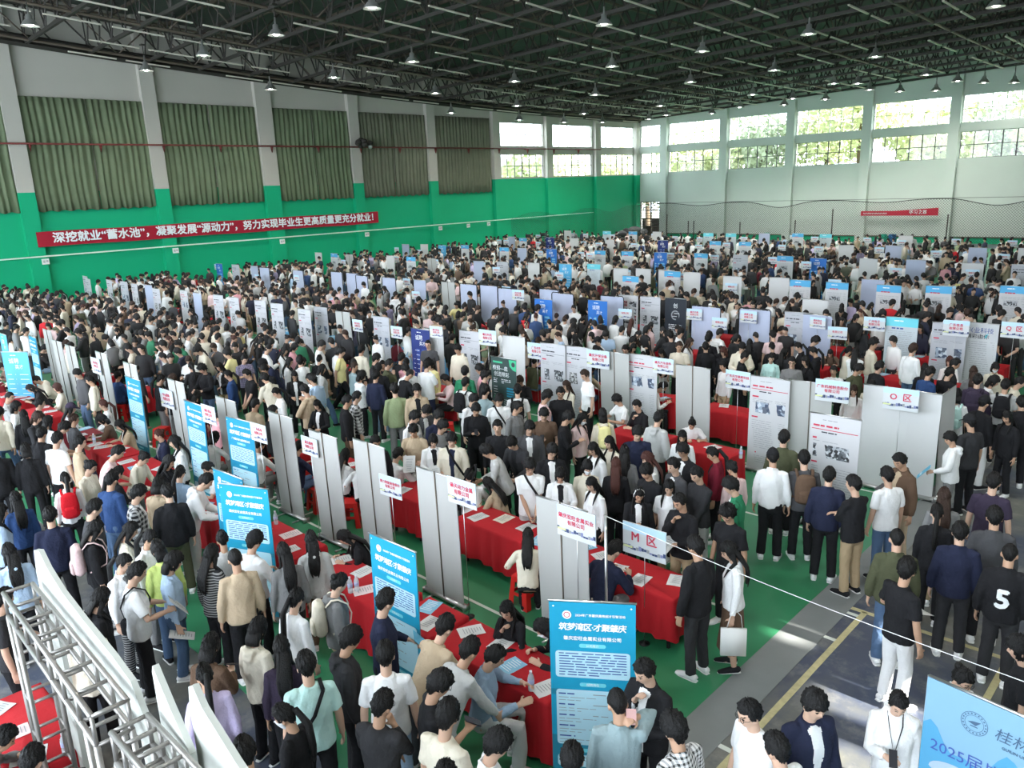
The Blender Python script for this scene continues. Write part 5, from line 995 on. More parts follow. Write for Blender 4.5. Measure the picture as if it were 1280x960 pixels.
# ---------------------------------------------------------------- the people nearest the camera
# head x, head y, facing, pose, hair, top, top colour, trouser colour, options | look
PEOPLE = '''5,750,r,hold_side,short,tee,chr,blk,U|man in charcoal tee holding a blue brochure at the left edge
3,925,r,sit_write,short,sweater,gry,blk,|person in grey top bent over the red table at the lower left corner
40,952,ar,sit_table,short,tee,wht,blk,F|person with a phone at the red table, lower left corner
104,782,a,look_down,long,hoodie,crm,blk,f|person in cream hoodie behind the silver gantry
140,742,r,look_down,long,jacket,blk,dnm,f i:blk|woman in black jacket and jeans facing right beside the gantry
182,712,r,read,short,tee,wht,blk,P G|man in white tee with black shoulder bag reading papers
205,708,r,look_down,bob,blouse,lbl,dnm,f P|woman in pale blue shirt and jeans reading beside the man with shoulder bag
155,704,tr,look_down,pony,jacket,wht,stb,f i:stb|woman in white cardigan over a black striped top, red hair tie
0,642,r,stand,long,hoodie,lbl,blk,f|woman with long hair in pale blue hoodie at the left edge
12,692,a,look_down,long,hoodie,lbl,blk,f|person in light blue hoodie seen from behind at the left edge
20,625,a,stand,long,sweater,blu,blk,f|woman in blue sweater with long dark hair, back turned
63,645,a,stand,short,sweater,nav,blk,|man in navy jacket with his back turned near the red backpack
82,600,a,look_down,pony,blouse,wht,blk,f B:red|woman in white shirt wearing a bright red backpack
118,636,r,look_down,short,sweater,dgr,blk,|man in dark grey top facing right by the pink bag
126,662,r,look_down,long,jacket,blk,blk,f i:blk B:lpk|woman in black carrying a pale pink backpack
156,664,r,read,long,sweater,crm,kha,f|woman in cream sweater beside the woman with pink backpack
188,674,tr,look_down,pony,blouse,wht,gry,f|woman with ponytail in white blouse near the blue banner
199,692,a,look_down,bob,blouse,lim,dnm,f|person in lime top hidden behind the reading pair
53,542,ar,look_down,short,jacket,blk,blk,i:blk|man in black jacket queuing at the left red tables
73,550,ar,look_down,short,tee,wht,blk,|boy in white tee queuing next to the man in black jacket at left
95,554,r,stand,short,sweater,bei,kha,|man in beige shirt facing right by the left red table
117,582,tr,look_down,bun,sweater,crm,blk,f g|woman with glasses in cream sweater by the left red table
79,536,r,stoop,fringe,tee,wht,blk,|boy in white tee leaning on the left red table
105,508,r,stand,long,blouse,wht,kha,f c:pur|woman in dark cap and white shirt at left
50,505,r,stand,short,jacket,blk,bei,i:bei|man in open black jacket over beige shirt at left
60,528,ar,stand,long,blouse,wht,blk,f|woman with long hair in white blouse behind the capped woman
30,520,a,stand,long,jacket,blk,blk,f i:blk|woman all in black with long hair at the left
4,560,a,stand,short,sweater,blk,blk,|person in black sweater at the far left
24,565,a,look_down,bob,jacket,blk,blk,f i:blk|woman with black bob in black coat at far left
140,600,ar,look_down,short,sweater,blu,dnm,|man in blue sweater by the tables left of the blue banners
176,616,r,look_down,fringe,jacket,plk,blk,i:wht|man in black and white plaid shirt near the blue banner
215,612,a,look_down,short,jacket,blk,olv,i:blk|broad man in black jacket with his back turned
147,592,ar,stoop,pony,jacket,blk,dnm,f i:wht|woman in black and white jacket leaning over the left tables
147,568,r,stoop,short,tee,lpk,blk,|man in pale pink tee bent over the left tables
176,574,tr,stoop,bun,sweater,crm,gry,f|woman in cream sweater with yellow strap bag at the left tables
211,578,tr,look_down,long,jacket,blk,blk,f i:blk|woman with very long black hair in black by the left tables
225,592,ar,look_down,pony,blouse,ldn,dnm,f|woman with ponytail in denim shirt near the blue banner
219,553,l,stand,long,blouse,wht,blk,f|woman recruiter in white blouse standing before a teal banner
151,532,l,sit_table,long,jacket,bei,blk,f i:wht|woman in brown coat seated behind the left red table
128,525,l,sit_table,bob,sweater,brn,blk,f|woman in brown sweater seated behind the left red table
250,606,r,stoop,short,hoodie,wht,lgr,|man in white hoodie with red collar leaning to the blue banner
261,586,l,sit_table,short,tee,wht,blk,|man seated just behind the twin blue banners
198,608,ar,look_down,bob,sweater,bei,kha,f|person in beige sweater between the two men by the blue banner
253,696,ar,stand,long,jacket,stb,blk,f i:wht|woman with long wavy brown hair in patterned top
278,675,a,look_down,bun,tee,lgr,blk,f|woman with hair bun in light grey tee before the blue banner
294,699,a,stand,crop,sweater,bei,blk,|man in tan shirt with his back turned
318,677,ar,read,fringe,blouse,wht,blk,c:blk|man in white shirt leafing through papers, back turned
355,692,a,look_down,long,sweater,gry,blk,f|woman with long straight hair in grey top
389,676,a,look_down,long,hoodie,lgr,brn,f|woman in pale grey hoodie at the near tables
432,672,l,sit_write,long,jacket,blk,blk,f i:wht|woman recruiter in black suit with long hair seated at a table
370,750,ar,look_down,pony,blouse,wht,dnm,f|woman in white shirt with a white scrunchie
424,730,r,look_down,bun,hoodie,gry,bei,f B:crm|woman with claw clip and cream backpack
318,790,ar,look_down,bob,hoodie,crm,blk,f|person with brown bob in cream hoodie
267,808,ar,phone,bob,jacket,brn,brn,f F i:brn|person in brown jacket looking at a phone
256,846,a,look_down,pony,jacket,lav,chr,f i:wht|woman with long ponytail in lavender jacket
352,812,a,look_down,long,sweater,pur,blk,f|woman with very long straight black hair
383,832,a,stand,short,tee,mnt,blk,b:blk|man in pale mint tee with a black strap bag
356,896,al,look_down,pony,sweater,blk,blk,f m|woman with low ponytail in black wearing a white mask
438,800,r,look_down,fringe,hoodie,chr,blk,|man in charcoal hoodie facing the blue banner
482,752,r,hold_side,short,sweater,nav,blk,U|man in navy sweater reading before the blue banner
492,816,a,stand,short,tee,wht,lbl,|man in white tee with his back turned by the near tables
478,882,ar,chin,short,sweater,chr,blk,g|man with glasses in charcoal sweatshirt touching his chin
555,790,ar,lean,short,sweater,bei,dgr,|man in beige sweater leaning on the near table
578,814,ar,lean,short,sweater,lgr,lgr,|man in pale grey sweater leaning on the near table
549,852,r,phone,fringe,tee,blk,blk,g F|boy with glasses in black tee looking at a phone
570,906,ar,look_down,fringe,tee,crm,gry,|man in cream tee with his head bowed
597,936,r,look_down,fringe,blouse,wht,blk,g|man with glasses in white shirt at the bottom edge
571,956,a,stand,short,sweater,dgr,blk,|person whose dark hair tops the bottom edge at centre
618,822,r,sit_table,short,blouse,ldn,lgr,|man in faded denim shirt seated at the near table
626,768,tl,sit_chin,long,sweater,blk,blk,f|woman recruiter in black seated with her hand on her chin
681,786,l,sit_write,long,sweater,blk,blk,f m|masked woman recruiter in black beside the blue banner
306,942,a,look_down,short,tee,wht,blk,|man in white tee at the bottom edge, left of centre
806,840,tl,chin,short,jacket,blk,blk,i:wht|man in black jacket over white tee beside the blue banner, chin in hand
772,880,a,ear,crop,blouse,tea,blk,F|man in grey-teal shirt holding a pink phone to his ear
843,912,al,stand,fringe,blouse,plw,blk,g|man in white and black checked shirt
715,950,a,stand,short,tee,blk,blk,|person with black hair below the nearest blue banner
870,684,al,stand,short,jacket,blk,chr,g i:blk|tall man in black jacket and grey trousers beside the M zone table
911,690,l,look_down,long,blouse,wht,brn,f s T|woman in white blouse and brown skirt with a tote bag
910,643,tl,look_down,curly,tee,blk,blk,g|boy with glasses in black tee behind the woman in brown skirt
768,688,ar,sit_write,short,jacket,nav,gry,i:wht|man in navy suit seated at the M zone table
850,628,tl,chin,short,jacket,blk,kha,P i:blk|man with hand to chin holding white paper by the M zone table
800,618,t,phone,long,jacket,blk,blk,f i:wht hb|woman with white headband and black jacket
833,608,t,look_down,long,tee,wht,kha,f|woman in white tee beside the woman with white headband
740,606,tl,look_down,long,blouse,wht,blk,f|woman with long hair in white shirt behind the M zone table
762,582,a,stand,long,jacket,blk,blk,f h:r i:lpk|woman with long reddish hair in black
705,592,t,read,bob,jacket,wht,blk,f P i:blk|woman in white checked cardigan holding a paper
728,586,t,look_down,bob,blouse,crm,blk,f m|masked woman in cream shirt
690,564,t,look_down,fringe,jacket,blk,blk,g i:wht|boy with glasses in black jacket over white shirt
651,592,t,clasp,fringe,tee,wht,lgr,g b:blk|boy in white tee with black backpack straps and clasped hands
819,590,tl,look_down,fringe,tee,blk,blk,|young man in black polo looking down
840,586,tl,stand,short,jacket,dgr,blk,i:wht|young man in dark jacket over white shirt
864,592,tl,clasp,short,sweater,chr,lgr,|man in charcoal sweater looking down
854,564,tl,stand,fringe,jacket,blk,blk,g i:wht|man with glasses in black jacket with pale stripes
891,568,l,look_down,pony,jacket,mar,blk,f i:blk|woman in dark red jacket
915,586,al,look_down,bun,blouse,lpk,blk,f|woman with hair bun in pale pink top
914,608,l,look_down,fringe,jacket,grn,blk,i:wht|boy in green and white jacket
806,574,l,look_down,long,blouse,wht,blk,f h:r|woman with long reddish hair in white blouse
783,568,a,look_down,long,blouse,gry,blk,f b:blk|woman with long hair and striped bag strap
795,542,t,look_down,fringe,tee,nav,blk,|young man in navy tee
823,523,ar,look_down,short,hoodie,lgr,blk,|man in light grey hoodie with his back turned
764,554,tl,stand,long,blouse,crm,blk,f|woman with long hair in cream blouse facing the camera
742,562,tl,look_down,long,blouse,wht,blk,f|woman with dark hair next to the woman with reddish hair
787,511,tl,sit_chin,short,jacket,blk,blk,i:blk|man in black seated with hand at his cheek by the white posters
733,524,tr,look_down,long,sweater,lpk,blk,f m|masked woman in pale pink sweater
747,520,a,stand,bob,hoodie,crm,blk,f B:yel|person carrying a pale yellow backpack
698,492,t,look_down,short,tee,blk,blk,g|tall man in black tee before the white machine posters
686,495,r,look_down,fringe,tee,lpk,blk,|boy in pale pink tee beside the tall man in black tee
680,518,t,phone,fringe,tee,brn,blk,F|boy in brown tee with a phone
711,522,r,phone,fringe,sweater,blk,blk,|boy in black sweater facing right
661,536,t,look_down,fringe,jacket,dgr,blk,i:wht|boy in grey cardigan over white tee
647,510,tr,look_down,short,blouse,gry,blk,|person in grey shirt in the middle queue
624,500,t,look_down,fringe,tee,wht,blk,b:blk|boy in white tee with black backpack straps
647,488,a,stand,short,tee,wht,blk,B:blk|boy in white tee with black backpack, back turned
622,534,t,stand,short,sweater,blk,blk,|stocky boy in black sweatshirt facing the camera
607,489,ar,stand,short,sweater,tea,blk,|boy in grey-teal top
595,512,t,phone,fringe,jacket,blk,blk,F i:blk|boy in black jacket looking at his phone
582,479,ar,stand,short,tee,wht,blk,B:blk|boy in white tee with dark backpack at the red table
592,500,tr,look_down,fringe,sweater,wht,blk,b:blk|boy in white sweater with black strap
521,538,t,read,fringe,blouse,bei,gry,P|boy in light beige shirt reading a sheet
544,552,t,read,bob,jacket,wht,blk,f P i:blk|girl in white jacket over patterned black top
562,549,t,look_down,fringe,jacket,crm,gry,b:blk i:nav|boy in cream jacket with a dark shoulder strap
609,566,l,stoop,fringe,sweater,lgr,blk,|boy in light grey sweater bending over the second table line
641,553,tl,stoop,fringe,jacket,chr,blk,i:blk|young man in charcoal jacket bending forward
587,596,a,sit_write,short,blouse,wht,blk,b:blk|recruiter in white shirt with black strap seated at the grey banners
612,604,al,sit_write,long,blouse,bei,blk,f|woman in beige shirt seated with long hair
495,570,ar,sit_table,short,jacket,wht,blk,i:grn|recruiter in white jacket with green sleeve seated between grey banners
660,672,a,sit_write,long,blouse,crm,blk,f|woman in cream blouse seated on a red stool
450,578,a,sit_write,long,blouse,wht,blk,f|woman with long hair in white shirt seated on a red stool
471,552,t,look_down,short,jacket,blk,blk,i:blk|person in black behind the grey banners
431,570,ar,sit_table,long,blouse,wht,blk,f|woman in white blouse seated behind the grey banners
374,560,ar,sit_table,short,jacket,nav,dnm,i:blk|man in navy jacket seated between the grey banners
325,556,ar,sit_table,short,blouse,wht,gry,|person in white shirt seated on red stools by a teal banner
268,548,ar,sit_table,bob,blouse,wht,gry,f|woman in white blouse seated on red stools behind a teal banner
148,470,ar,sit_rest,short,sweater,blu,nav,|man in royal blue jacket seated on a red stool
434,502,r,stand,short,jacket,blk,brn,i:wht|young man in black jacket in profile before the grey banners
446,497,r,stand,short,jacket,plk,blk,g i:blk|young man in black and white plaid shirt over black tee
502,487,a,stand,fringe,sweater,sag,gry,|man in sage green jacket with his back turned
512,488,t,stand,fringe,jacket,bei,kha,i:blk|young man in beige coat facing the camera
473,461,a,stand,short,jacket,blk,ldn,i:blk|man in black jacket and light jeans with his back turned
538,456,tl,stand,bob,jacket,yel,kha,f i:wht|woman in pale yellow coat behind the red table
494,454,t,sit_rest,short,tee,blk,blk,|man in black tee seated behind the red table
570,471,l,sit_table,short,blouse,lpk,blk,|boy in pale pink shirt seated behind the red table
600,462,l,stand,fringe,tee,pnk,blk,|person in bright pink tee by the green poster
511,464,tr,sit_write,bob,sweater,blk,blk,f|person in black bent over the red table beside the navy banner
521,522,tr,look_down,fringe,blouse,wht,blk,|boy in white shirt leaning behind the beige reader
533,514,tr,stoop,fringe,jacket,dgr,blk,g i:wht|boy in dark jacket stooping near the red stool
545,521,tr,look_down,fringe,sweater,nav,blk,g|boy with glasses in navy top near the red stool
549,534,tr,look_down,fringe,sweater,gry,blk,|boy in grey top behind the girl in white jacket
980,548,a,stand,short,jacket,olv,blk,i:blk|man in olive brown jacket before the white city poster
976,572,a,look_down,short,blouse,wht,blk,c:blk|man in white shirt and black cap seen from behind
995,574,a,stand,short,sweater,dgr,blk,B:brn|man in grey sweater with a brown leather backpack
1041,597,a,stand,short,jacket,nav,blk,i:wht|young man in navy varsity jacket, back turned
1062,604,al,cross,short,sweater,blk,kha,|man in black sweater and khaki trousers with folded arms
1109,595,al,stand,short,tee,wht,dnm,g|man with glasses in white tee and jeans
1125,577,tl,phone,short,jacket,brn,bei,F i:bei|man in dark track jacket looking at a phone
1188,549,l,hold_side,fringe,hoodie,wht,gry,U f|person in white hoodie holding a bright blue folder
1212,528,al,stand,short,tee,chr,blk,c:blk|man in dark grey tee and cap with his back turned
1121,674,a,stand,thin,jacket,olv,dnm,i:olv|older man with thinning hair in olive jacket
1133,713,ar,hold_side,fringe,tee,blk,wht,P|young man in printed black tee and white trousers
1200,666,a,stand,short,jacket,nav,chr,i:nav|man in dark navy blazer lit by sunlight
1171,642,a,look_down,pony,jacket,blk,blk,f i:blk|woman with black hair in black jacket by the navy blazer
1180,622,a,stand,long,tee,gry,kha,f h:b|woman with long brown hair in grey top
1242,603,a,stand,short,tee,pur,blk,|man in dark purple tee with his back turned
1243,647,a,stand,short,jacket,dgr,blk,i:wht|man in grey jacket with white lettering on the back
1262,693,a,stand,thin,jacket,blk,chr,i:blk N5|man in black jacket with a large white 5 on the back
1016,882,tr,stand,fringe,jacket,nav,blk,i:wht|young man in navy jacket over white tee facing right
1123,880,t,phone,short,hoodie,wht,wht,F f L|person in white hoodie with a lanyard, looking down
1203,850,tr,look_down,bun,blouse,wht,blk,f g|woman with glasses behind the light blue banner
1275,812,l,stand,bob,tee,blk,blk,f|woman in black tee at the right edge
942,898,tl,stand,short,tee,wht,kha,g|man with dark glasses in white tee near the bottom
967,931,al,stand,short,tee,wht,blk,|man in white tee in front of the man with dark glasses
1165,466,ar,look_down,short,sweater,blu,blk,|boy in blue sweater at the right tables
1184,467,ar,look_down,short,tee,blk,blk,|boy in black tee beside the boy in blue sweater
1156,462,a,look_down,long,sweater,blk,blk,f|woman with long black hair in black near the pale cyan banner
1196,456,r,look_down,short,sweater,chr,blk,|man in charcoal sweater looking down by the white brush-lettered banner
1214,465,a,look_down,long,hoodie,gry,blk,f h:b|woman with brown hair in grey hoodie by the brush-lettered banner
1222,476,a,stand,short,hoodie,pur,blk,B:pur|boy with a dark purple backpack
1244,460,t,look_down,bob,blouse,crm,blk,f m|masked woman in cream facing the camera at right
1257,482,a,stand,short,tee,lgr,blk,B:blk|boy in light grey tee with black backpack at right
1246,478,r,look_down,bob,blouse,wht,blk,f|woman in white blouse by the masked woman at right
1270,478,r,look_down,short,blouse,crm,blk,|boy in cream shirt near the right edge
1230,504,ar,look_down,short,jacket,blk,wht,c:blk i:blk|man in black jacket and black cap in the right queue
1179,499,a,look_down,long,jacket,blk,blk,f i:blk|woman in black jacket beside the white panel block
1191,496,a,stand,bob,tee,wht,blk,f B:mnt|person with a mint green backpack
1277,504,a,stand,short,jacket,blk,blk,i:blk|person in black jacket at the right edge
1259,522,tl,look_down,long,jacket,blk,blk,f i:blk|woman with long hair in black jacket, right queue
1080,462,tr,look_down,fringe,sweater,olv,blk,|man in dark green sweater before the pale cyan banner
1092,459,ar,stand,short,jacket,blk,blk,i:blk|man in black jacket by the pale cyan banner
1068,490,t,look_down,long,blouse,wht,blk,f h:b|woman with long brown hair in white blouse beside the O zone block
1084,484,t,look_down,bob,blouse,crm,blk,f|woman in cream blouse behind the woman with long brown hair
1066,444,r,sit_table,short,jacket,sag,blk,c:blk i:wht|man in cap seated at the red table by the cyan banner
1042,464,t,sit_rest,short,tee,wht,blk,|young man in white tee seated by the O zone banners
865,530,t,sit_write,bun,tee,wht,blk,f|woman with hair bun in white tee seated by the red table
853,546,t,look_down,long,blouse,wht,blk,f|woman with long hair facing the camera beside the hair bun woman
904,458,tl,stand,short,blouse,wht,kha,f|person in white shirt standing behind a bright red table
990,453,t,stand,short,sweater,gry,blk,g|man with glasses in grey sweater behind the white posters
998,434,l,look_down,pony,jacket,blk,blk,f i:wht|woman with ponytail in black jacket behind the white posters
1017,440,l,look_down,pony,blouse,blk,blk,f|woman with black ponytail facing left behind the white posters
1007,452,tl,stand,long,jacket,blk,blk,f i:blk|woman with long dark hair next to the man in grey sweater
964,448,t,look_down,short,blouse,mnt,blk,f|person in pale mint shirt behind the white posters
965,434,a,look_down,bun,jacket,blk,blk,f i:blk|woman with claw clip in black jacket
931,446,r,look_down,short,jacket,blk,blk,i:blk|person in black with white print bending at the lavender boards
917,427,t,sit_rest,short,jacket,dgr,blk,g i:blk|man with glasses seated between two lavender boards
882,434,a,stand,short,jacket,blk,blk,i:blk|man in black jacket before the lavender board
886,424,a,stand,short,sweater,blk,blk,|man in black sweater close to the lavender board
901,434,a,stand,pony,tee,blk,blk,f c:wht|woman in a white cap by the lavender board
937,430,a,stand,long,jacket,blk,blk,f i:blk|woman with long black hair between the lavender boards
851,416,r,hold_side,short,jacket,wht,lgr,i:wht|man in white jacket holding a camera by the black banner
828,484,r,sit_write,short,blouse,wht,blk,|man in white shirt seated writing behind the poster'''.split('\n')
FACE = dict(a=0, al=45, l=90, tl=135, t=180, tr=-135, r=-90, ar=-45)
BAGS = MB().tube([(0,-.19,.98), (0,-.20,1.02), (0,-.205,1.2), (0,-.20,1.38), (0,-.185,1.42)], [(.10,.05), (.145,.085), (.155,.09), (.13,.075), (.06,.04)], 16, side=(1,0,0))
BAGM = voxel(BAGS, .014, 3, 'backpack_body'); BAGM.materials.append(cloth('blk'))
pk = voxel(MB().tube([(0,-.275,1.0), (0,-.285,1.04), (0,-.285,1.16), (0,-.275,1.2)], [(.08,.02), (.11,.035), (.11,.035), (.08,.02)], 14, side=(1,0,0)), .012, 2, 'pocket'); pk.materials.append(cloth('blk'))
stp = MB()
for s in (1, -1): stp.tube([(s*.10,-.13,1.36), (s*.115,-.06,1.435), (s*.115,.02,1.43), (s*.125,.12,1.36), (s*.13,.158,1.24), (s*.15,.13,1.1), (s*.15,-.08,1.02)], [(.022,.008)]*7, 8, side=(1,0,0))
STRM = stp.mesh('strap', [cloth('blk')])
cross = MB().tube([(.10,-.10,1.39), (.09,.0,1.45), (.04,.12,1.36), (-.06,.165,1.2), (-.17,.13,1.0), (-.19,0,.9), (-.15,-.12,.98), (0,-.155,1.2), (.10,-.10,1.39)], [(.018,.006)]*9, 8); CROSS = cross.mesh('strap', [cloth('blk')])
SBAG = voxel(MB().tube([(-.24,-.02,.72), (-.24,-.02,.76), (-.24,-.02,.92), (-.24,-.02,.95)], [(.10,.04), (.15,.055), (.15,.05), (.12,.03)], 14, side=(0,1,0)), .014, 2, 'bag'); SBAG.materials.append(cloth('blk'))
TOTE = MB().box((-.28,.02,.52), (.04,.30,.36)); TOTE.tube([(-.28,-.08,.7), (-.27,-.06,.86), (-.27,.0,.93), (-.27,.06,.86), (-.28,.10,.7)], [(.012,.004)]*5, 6); TOTEM = TOTE.mesh('tote_bag', [principled('tote_white', (.72,.72,.70), .9)])
PHONE = MB().box((0,0,0), (.072,.15,.009)).mesh('phone', [principled('phone_body', (.03,.03,.035), .25)], False); PHONEP = MB().box((0,0,0), (.08,.16,.012)).mesh('phone', [principled('phone_pink', (.70,.42,.40), .4)], False)
BOOKB = MB().box((0,0,0), (.21,.297,.006)).box((0,.06,.0034), (.16,.05,.001), 1).mesh('brochure', [principled('brochure_blue', (.10,.42,.62), .5), principled('brochure_pale', (.5,.72,.8), .5)], False)
LANY = MB().tube([(-.07,-.03,1.43), (-.06,.12,1.38), (0,.175,1.12), (.06,.12,1.38), (.07,-.03,1.43)], [(.006,.003)]*5, 6); LANY.box((0,.185,1.05), (.07,.006,.10)); LANYM = LANY.mesh('lanyard', [BLACK])
HBAND = MB().tube([(.088*math.cos(a), .015, .129*math.sin(a)+.004) for a in [R(-10+10*i) for i in range(21)]], [(.007, .016)]*21, 8).mesh('headband', [principled('headband_white', (.75,.75,.74), .7)])
TEN = {'blk': 'black', 'chr': 'charcoal', 'dgr': 'dark grey', 'gry': 'grey', 'lgr': 'light grey', 'wht': 'white', 'crm': 'cream', 'bei': 'beige', 'kha': 'khaki', 'nav': 'navy', 'blu': 'blue', 'dnm': 'denim', 'ldn': 'light denim', 'lbl': 'pale blue', 'mnt': 'mint', 'grn': 'green', 'olv': 'olive', 'sag': 'sage green', 'brn': 'brown', 'pnk': 'pink', 'lpk': 'pale pink', 'lav': 'lavender', 'red': 'red', 'mar': 'dark red', 'yel': 'yellow', 'tea': 'teal grey', 'pur': 'dark purple', 'plk': 'black plaid', 'plw': 'white checked', 'plg': 'green plaid', 'plb': 'purple checked', 'stb': 'striped'}
def att(name, me, root, label, cat, M=None, mat=None):
    o = link(name, me, None, root.matrix_world @ (M if M is not None else Matrix.Identity(4))); tag(o, label, cat)
    if mat: paint(o, mat)
    return o
def hand_m(P, i, tilt=60, off=.10):
    d = (P.wr[i]-P.el[i]).normalized(); p = P.wr[i] + d*off
    return Matrix.Translation(p + Vector((0, 0, .02))) @ Matrix.Rotation(R(tilt-90), 4, 'X')
PLACED = []      # x, y of everyone
specs = []
for ln in PEOPLE:
    a, lab = ln.split('|'); f = a.split(','); x, y = float(f[0]), float(f[1]); P = PI_[f[3]]; opt = f[8].split()
    fem = 'f' in opt; sc = (.955 if fem else 1.02)*(1+.018*math.sin(x*1.7+y)); hz = P.hc.z*sc
    p = U(x, y, hz); az = math.atan2(p.y, p.x) - math.pi/2 + R(FACE[f[2]]) + R(9*math.sin(x*3.1+y))
    off = Matrix.Rotation(az, 3, 'Z') @ Vector((P.hc.x*sc, P.hc.y*sc, 0)); specs.append([p.x-off.x, p.y-off.y, az, f, opt, lab, sc, fem])
BX = []
for t in TABLES: BX.append((t[0]-t[2]/2-.04, t[0]+t[2]/2+.04, t[1]-.40, t[1]+.40))
def relax(pts, fixed, iters=40, dmin=.46):
    A = np.array(pts, float).reshape(-1, 2); 
    for _ in range(iters):
        d = A[:, None]-A[None]; r = np.sqrt((d**2).sum(-1))+1e-9; np.fill_diagonal(r, 9); w_ = np.clip(dmin-r, 0, None)/r*.25; A += (d*w_[..., None]).sum(1)
        for x0, x1, y0, y1 in fixed:
            ins = (A[:, 0] > x0) & (A[:, 0] < x1) & (A[:, 1] > y0) & (A[:, 1] < y1); cy = (y0+y1)/2
            A[ins, 1] = np.where(A[ins, 1] < cy, y0, y1)
    return A
A = relax([(s[0], s[1]) for s in specs], BX)
for s, (x, y) in zip(specs, A):
    _, _, az, f, opt, lab, sc, fem = s; P = PI_[f[3]]; g = lambda k: next((o[2:] for o in opt if o.startswith(k+':')), None)
    rt = person(x, y, az, f[3], f[4], f[5], f[6], f[7], hc=g('h') or 'k', inner=g('i') or 'wht', sc=sc, skirt='s' in opt, glasses='g' in opt, mask='m' in opt, cap=g('c'), female=fem, shoe='blk' if int(x) % 3 == 0 else 'wht', label=lab)
    PLACED.append((x, y)); wh = 'the '+lab
    short_ = lab if len(lab.split()) < 10 else ' '.join(lab.split()[:9])
    UNI = {647: 'boy in white tee before the white machine posters', 582: 'boy in white tee at the red table', 651: 'boy with clasped hands', 624: 'boy left of the tall man in black tee'}.get(int(float(f[0])))
    if UNI: short_ = UNI
    if g('B'):
        c = g('B'); o = att('backpack', BAGM, rt, '%s backpack on the back of the %s' % (TEN[g('B')], short_.split(' with ')[0].split(' wearing ')[0].split(' carrying ')[0]), 'backpack', mat=c); o2 = link('pocket', pk, o); paint(o2, c); o2 = link('strap', STRM, o); paint(o2, c)
    if g('b'):
        o = att('shoulder_strap_bag', SBAG, rt, '%s shoulder bag slung on the %s' % (TEN[g('b')], short_.split(' with ')[0]), 'bag', mat=g('b')); o2 = link('strap', CROSS, o); paint(o2, 'blk')
    if 'G' in opt: o = att('shoulder_bag', SBAG, rt, 'black shoulder bag of the man in white tee reading papers', 'bag', mat='blk'); paint(link('strap', CROSS, o), 'blk')
    if 'T' in opt: att('tote_bag', TOTEM, rt, 'white tote bag carried by the woman in brown skirt', 'bag')
    i = 0 if f[3] in ('phone', 'read', 'chin', 'ear') else 1
    if 'P' in opt: att('paper_sheet', PM['w'], rt, 'white paper held by the ' + short_, 'paper', hand_m(P, 1 if f[3] in ('chin', 'hold_side') else 0, 35 if f[3] == 'read' else 70, .14))
    if 'U' in opt: att('brochure', BOOKB, rt, 'blue brochure held by the ' + short_, 'brochure', hand_m(P, 1, 40, .16))
    if 'F' in opt: att('phone', PHONEP if f[3] == 'ear' else PHONE, rt, 'phone held by the ' + short_, 'phone', hand_m(P, 0, 60 if f[3] != 'ear' else 10, .08))
    if 'L' in opt: att('lanyard', LANYM, rt, 'black lanyard of the person in white hoodie looking down', 'lanyard')
    if 'hb' in opt: link('headband', HBAND, rt, P.hm)
    if 'N5' in opt:
        sub = [c for c in rt.children if c.name.startswith('jacket')][0]; link('lettering', text_mesh('5', .30, INKW, bold=.012), sub, P.T @ Matrix.Translation((-.0,-.172,.22)) @ FACE_NEG_Y)
# ---------------------------------------------------------------- everyone else: nearest as individuals, the rest as one crowd
rs = random.Random(2024)
def hand_zone(px, py):
    return py > (525 if px < 320 else 540 if px < 400 else 470 if px < 640 else 482 if px < 830 else 440)
cand = []
def spread(x0, x1, y0, y1, n, dmin=.44):
    grid = {}; out = []; tries = 0
    for p in PLACED + [(c[0], c[1]) for c in cand]: grid.setdefault((int(p[0]//.5), int(p[1]//.5)), []).append(p)
    while len(out) < n and tries < n*12:
        tries += 1; x = rs.uniform(x0, x1); y = rs.uniform(y0, y1); k = (int(x//.5), int(y//.5))
        if any((x-q[0])**2+(y-q[1])**2 < dmin**2 for a in (-1, 0, 1) for b_ in (-1, 0, 1) for q in grid.get((k[0]+a, k[1]+b_), ())): continue
        if any(b_[0] < x < b_[1] and b_[2]+.08 < y < b_[3]-.08 for b_ in BX): continue
        if any(abs(x-s[1]) < .62 and abs(y-s[2]) < .22 for s in SL): continue
        grid.setdefault(k, []).append((x, y)); out.append((x, y))
    return out
def face_to(x, y, row_y): return (0 if row_y > y else math.pi)
STANDP = ['stand', 'stand_turn', 'look_down', 'read', 'phone', 'clasp', 'chin', 'hold_side', 'walk', 'stoop']
for k in range(-1, 7):
    ya = (YK[k]+1.62) if k >= 0 else .6; yb = YK[k+1]-1.95 if k < 6 else 54.6
    x1 = -4.2 if k >= 1 else -4.4
    dens = [1.5, 1.75, 1.7, 1.6, 1.55, 1.5, 1.4, 1.2][k+1]
    for x, y in spread(-47.6, x1, ya, yb, int((x1+47.6)*(yb-ya)*dens)):
        px, py = PX((x, y, 1.6))
        if -40 < px < 1320 and not hand_zone(px, py):
            side = 1 if (y-ya)/(yb-ya) > .5 else -1; az = (0 if side > 0 else math.pi) + rs.gauss(0, .75); cand.append((x, y, az, rs.choice(STANDP)))
    if k >= 0:      # recruiters seated or standing behind their tables, and people between the banners
        for x, y in spread(-46.5, -4.5, YK[k]-.95, YK[k]-.45, 34, .7): cand.append((x, y, math.pi+rs.gauss(0, .3), rs.choice(('sit_table', 'sit_write', 'sit_rest', 'stand', 'look_down'))))
        for x, y in spread(-46.5, -4.5, YK[k]+.42, YK[k]+.72, 34, .7): cand.append((x, y, rs.gauss(0, .3), rs.choice(('sit_table', 'sit_write', 'sit_rest', 'stand', 'look_down'))))
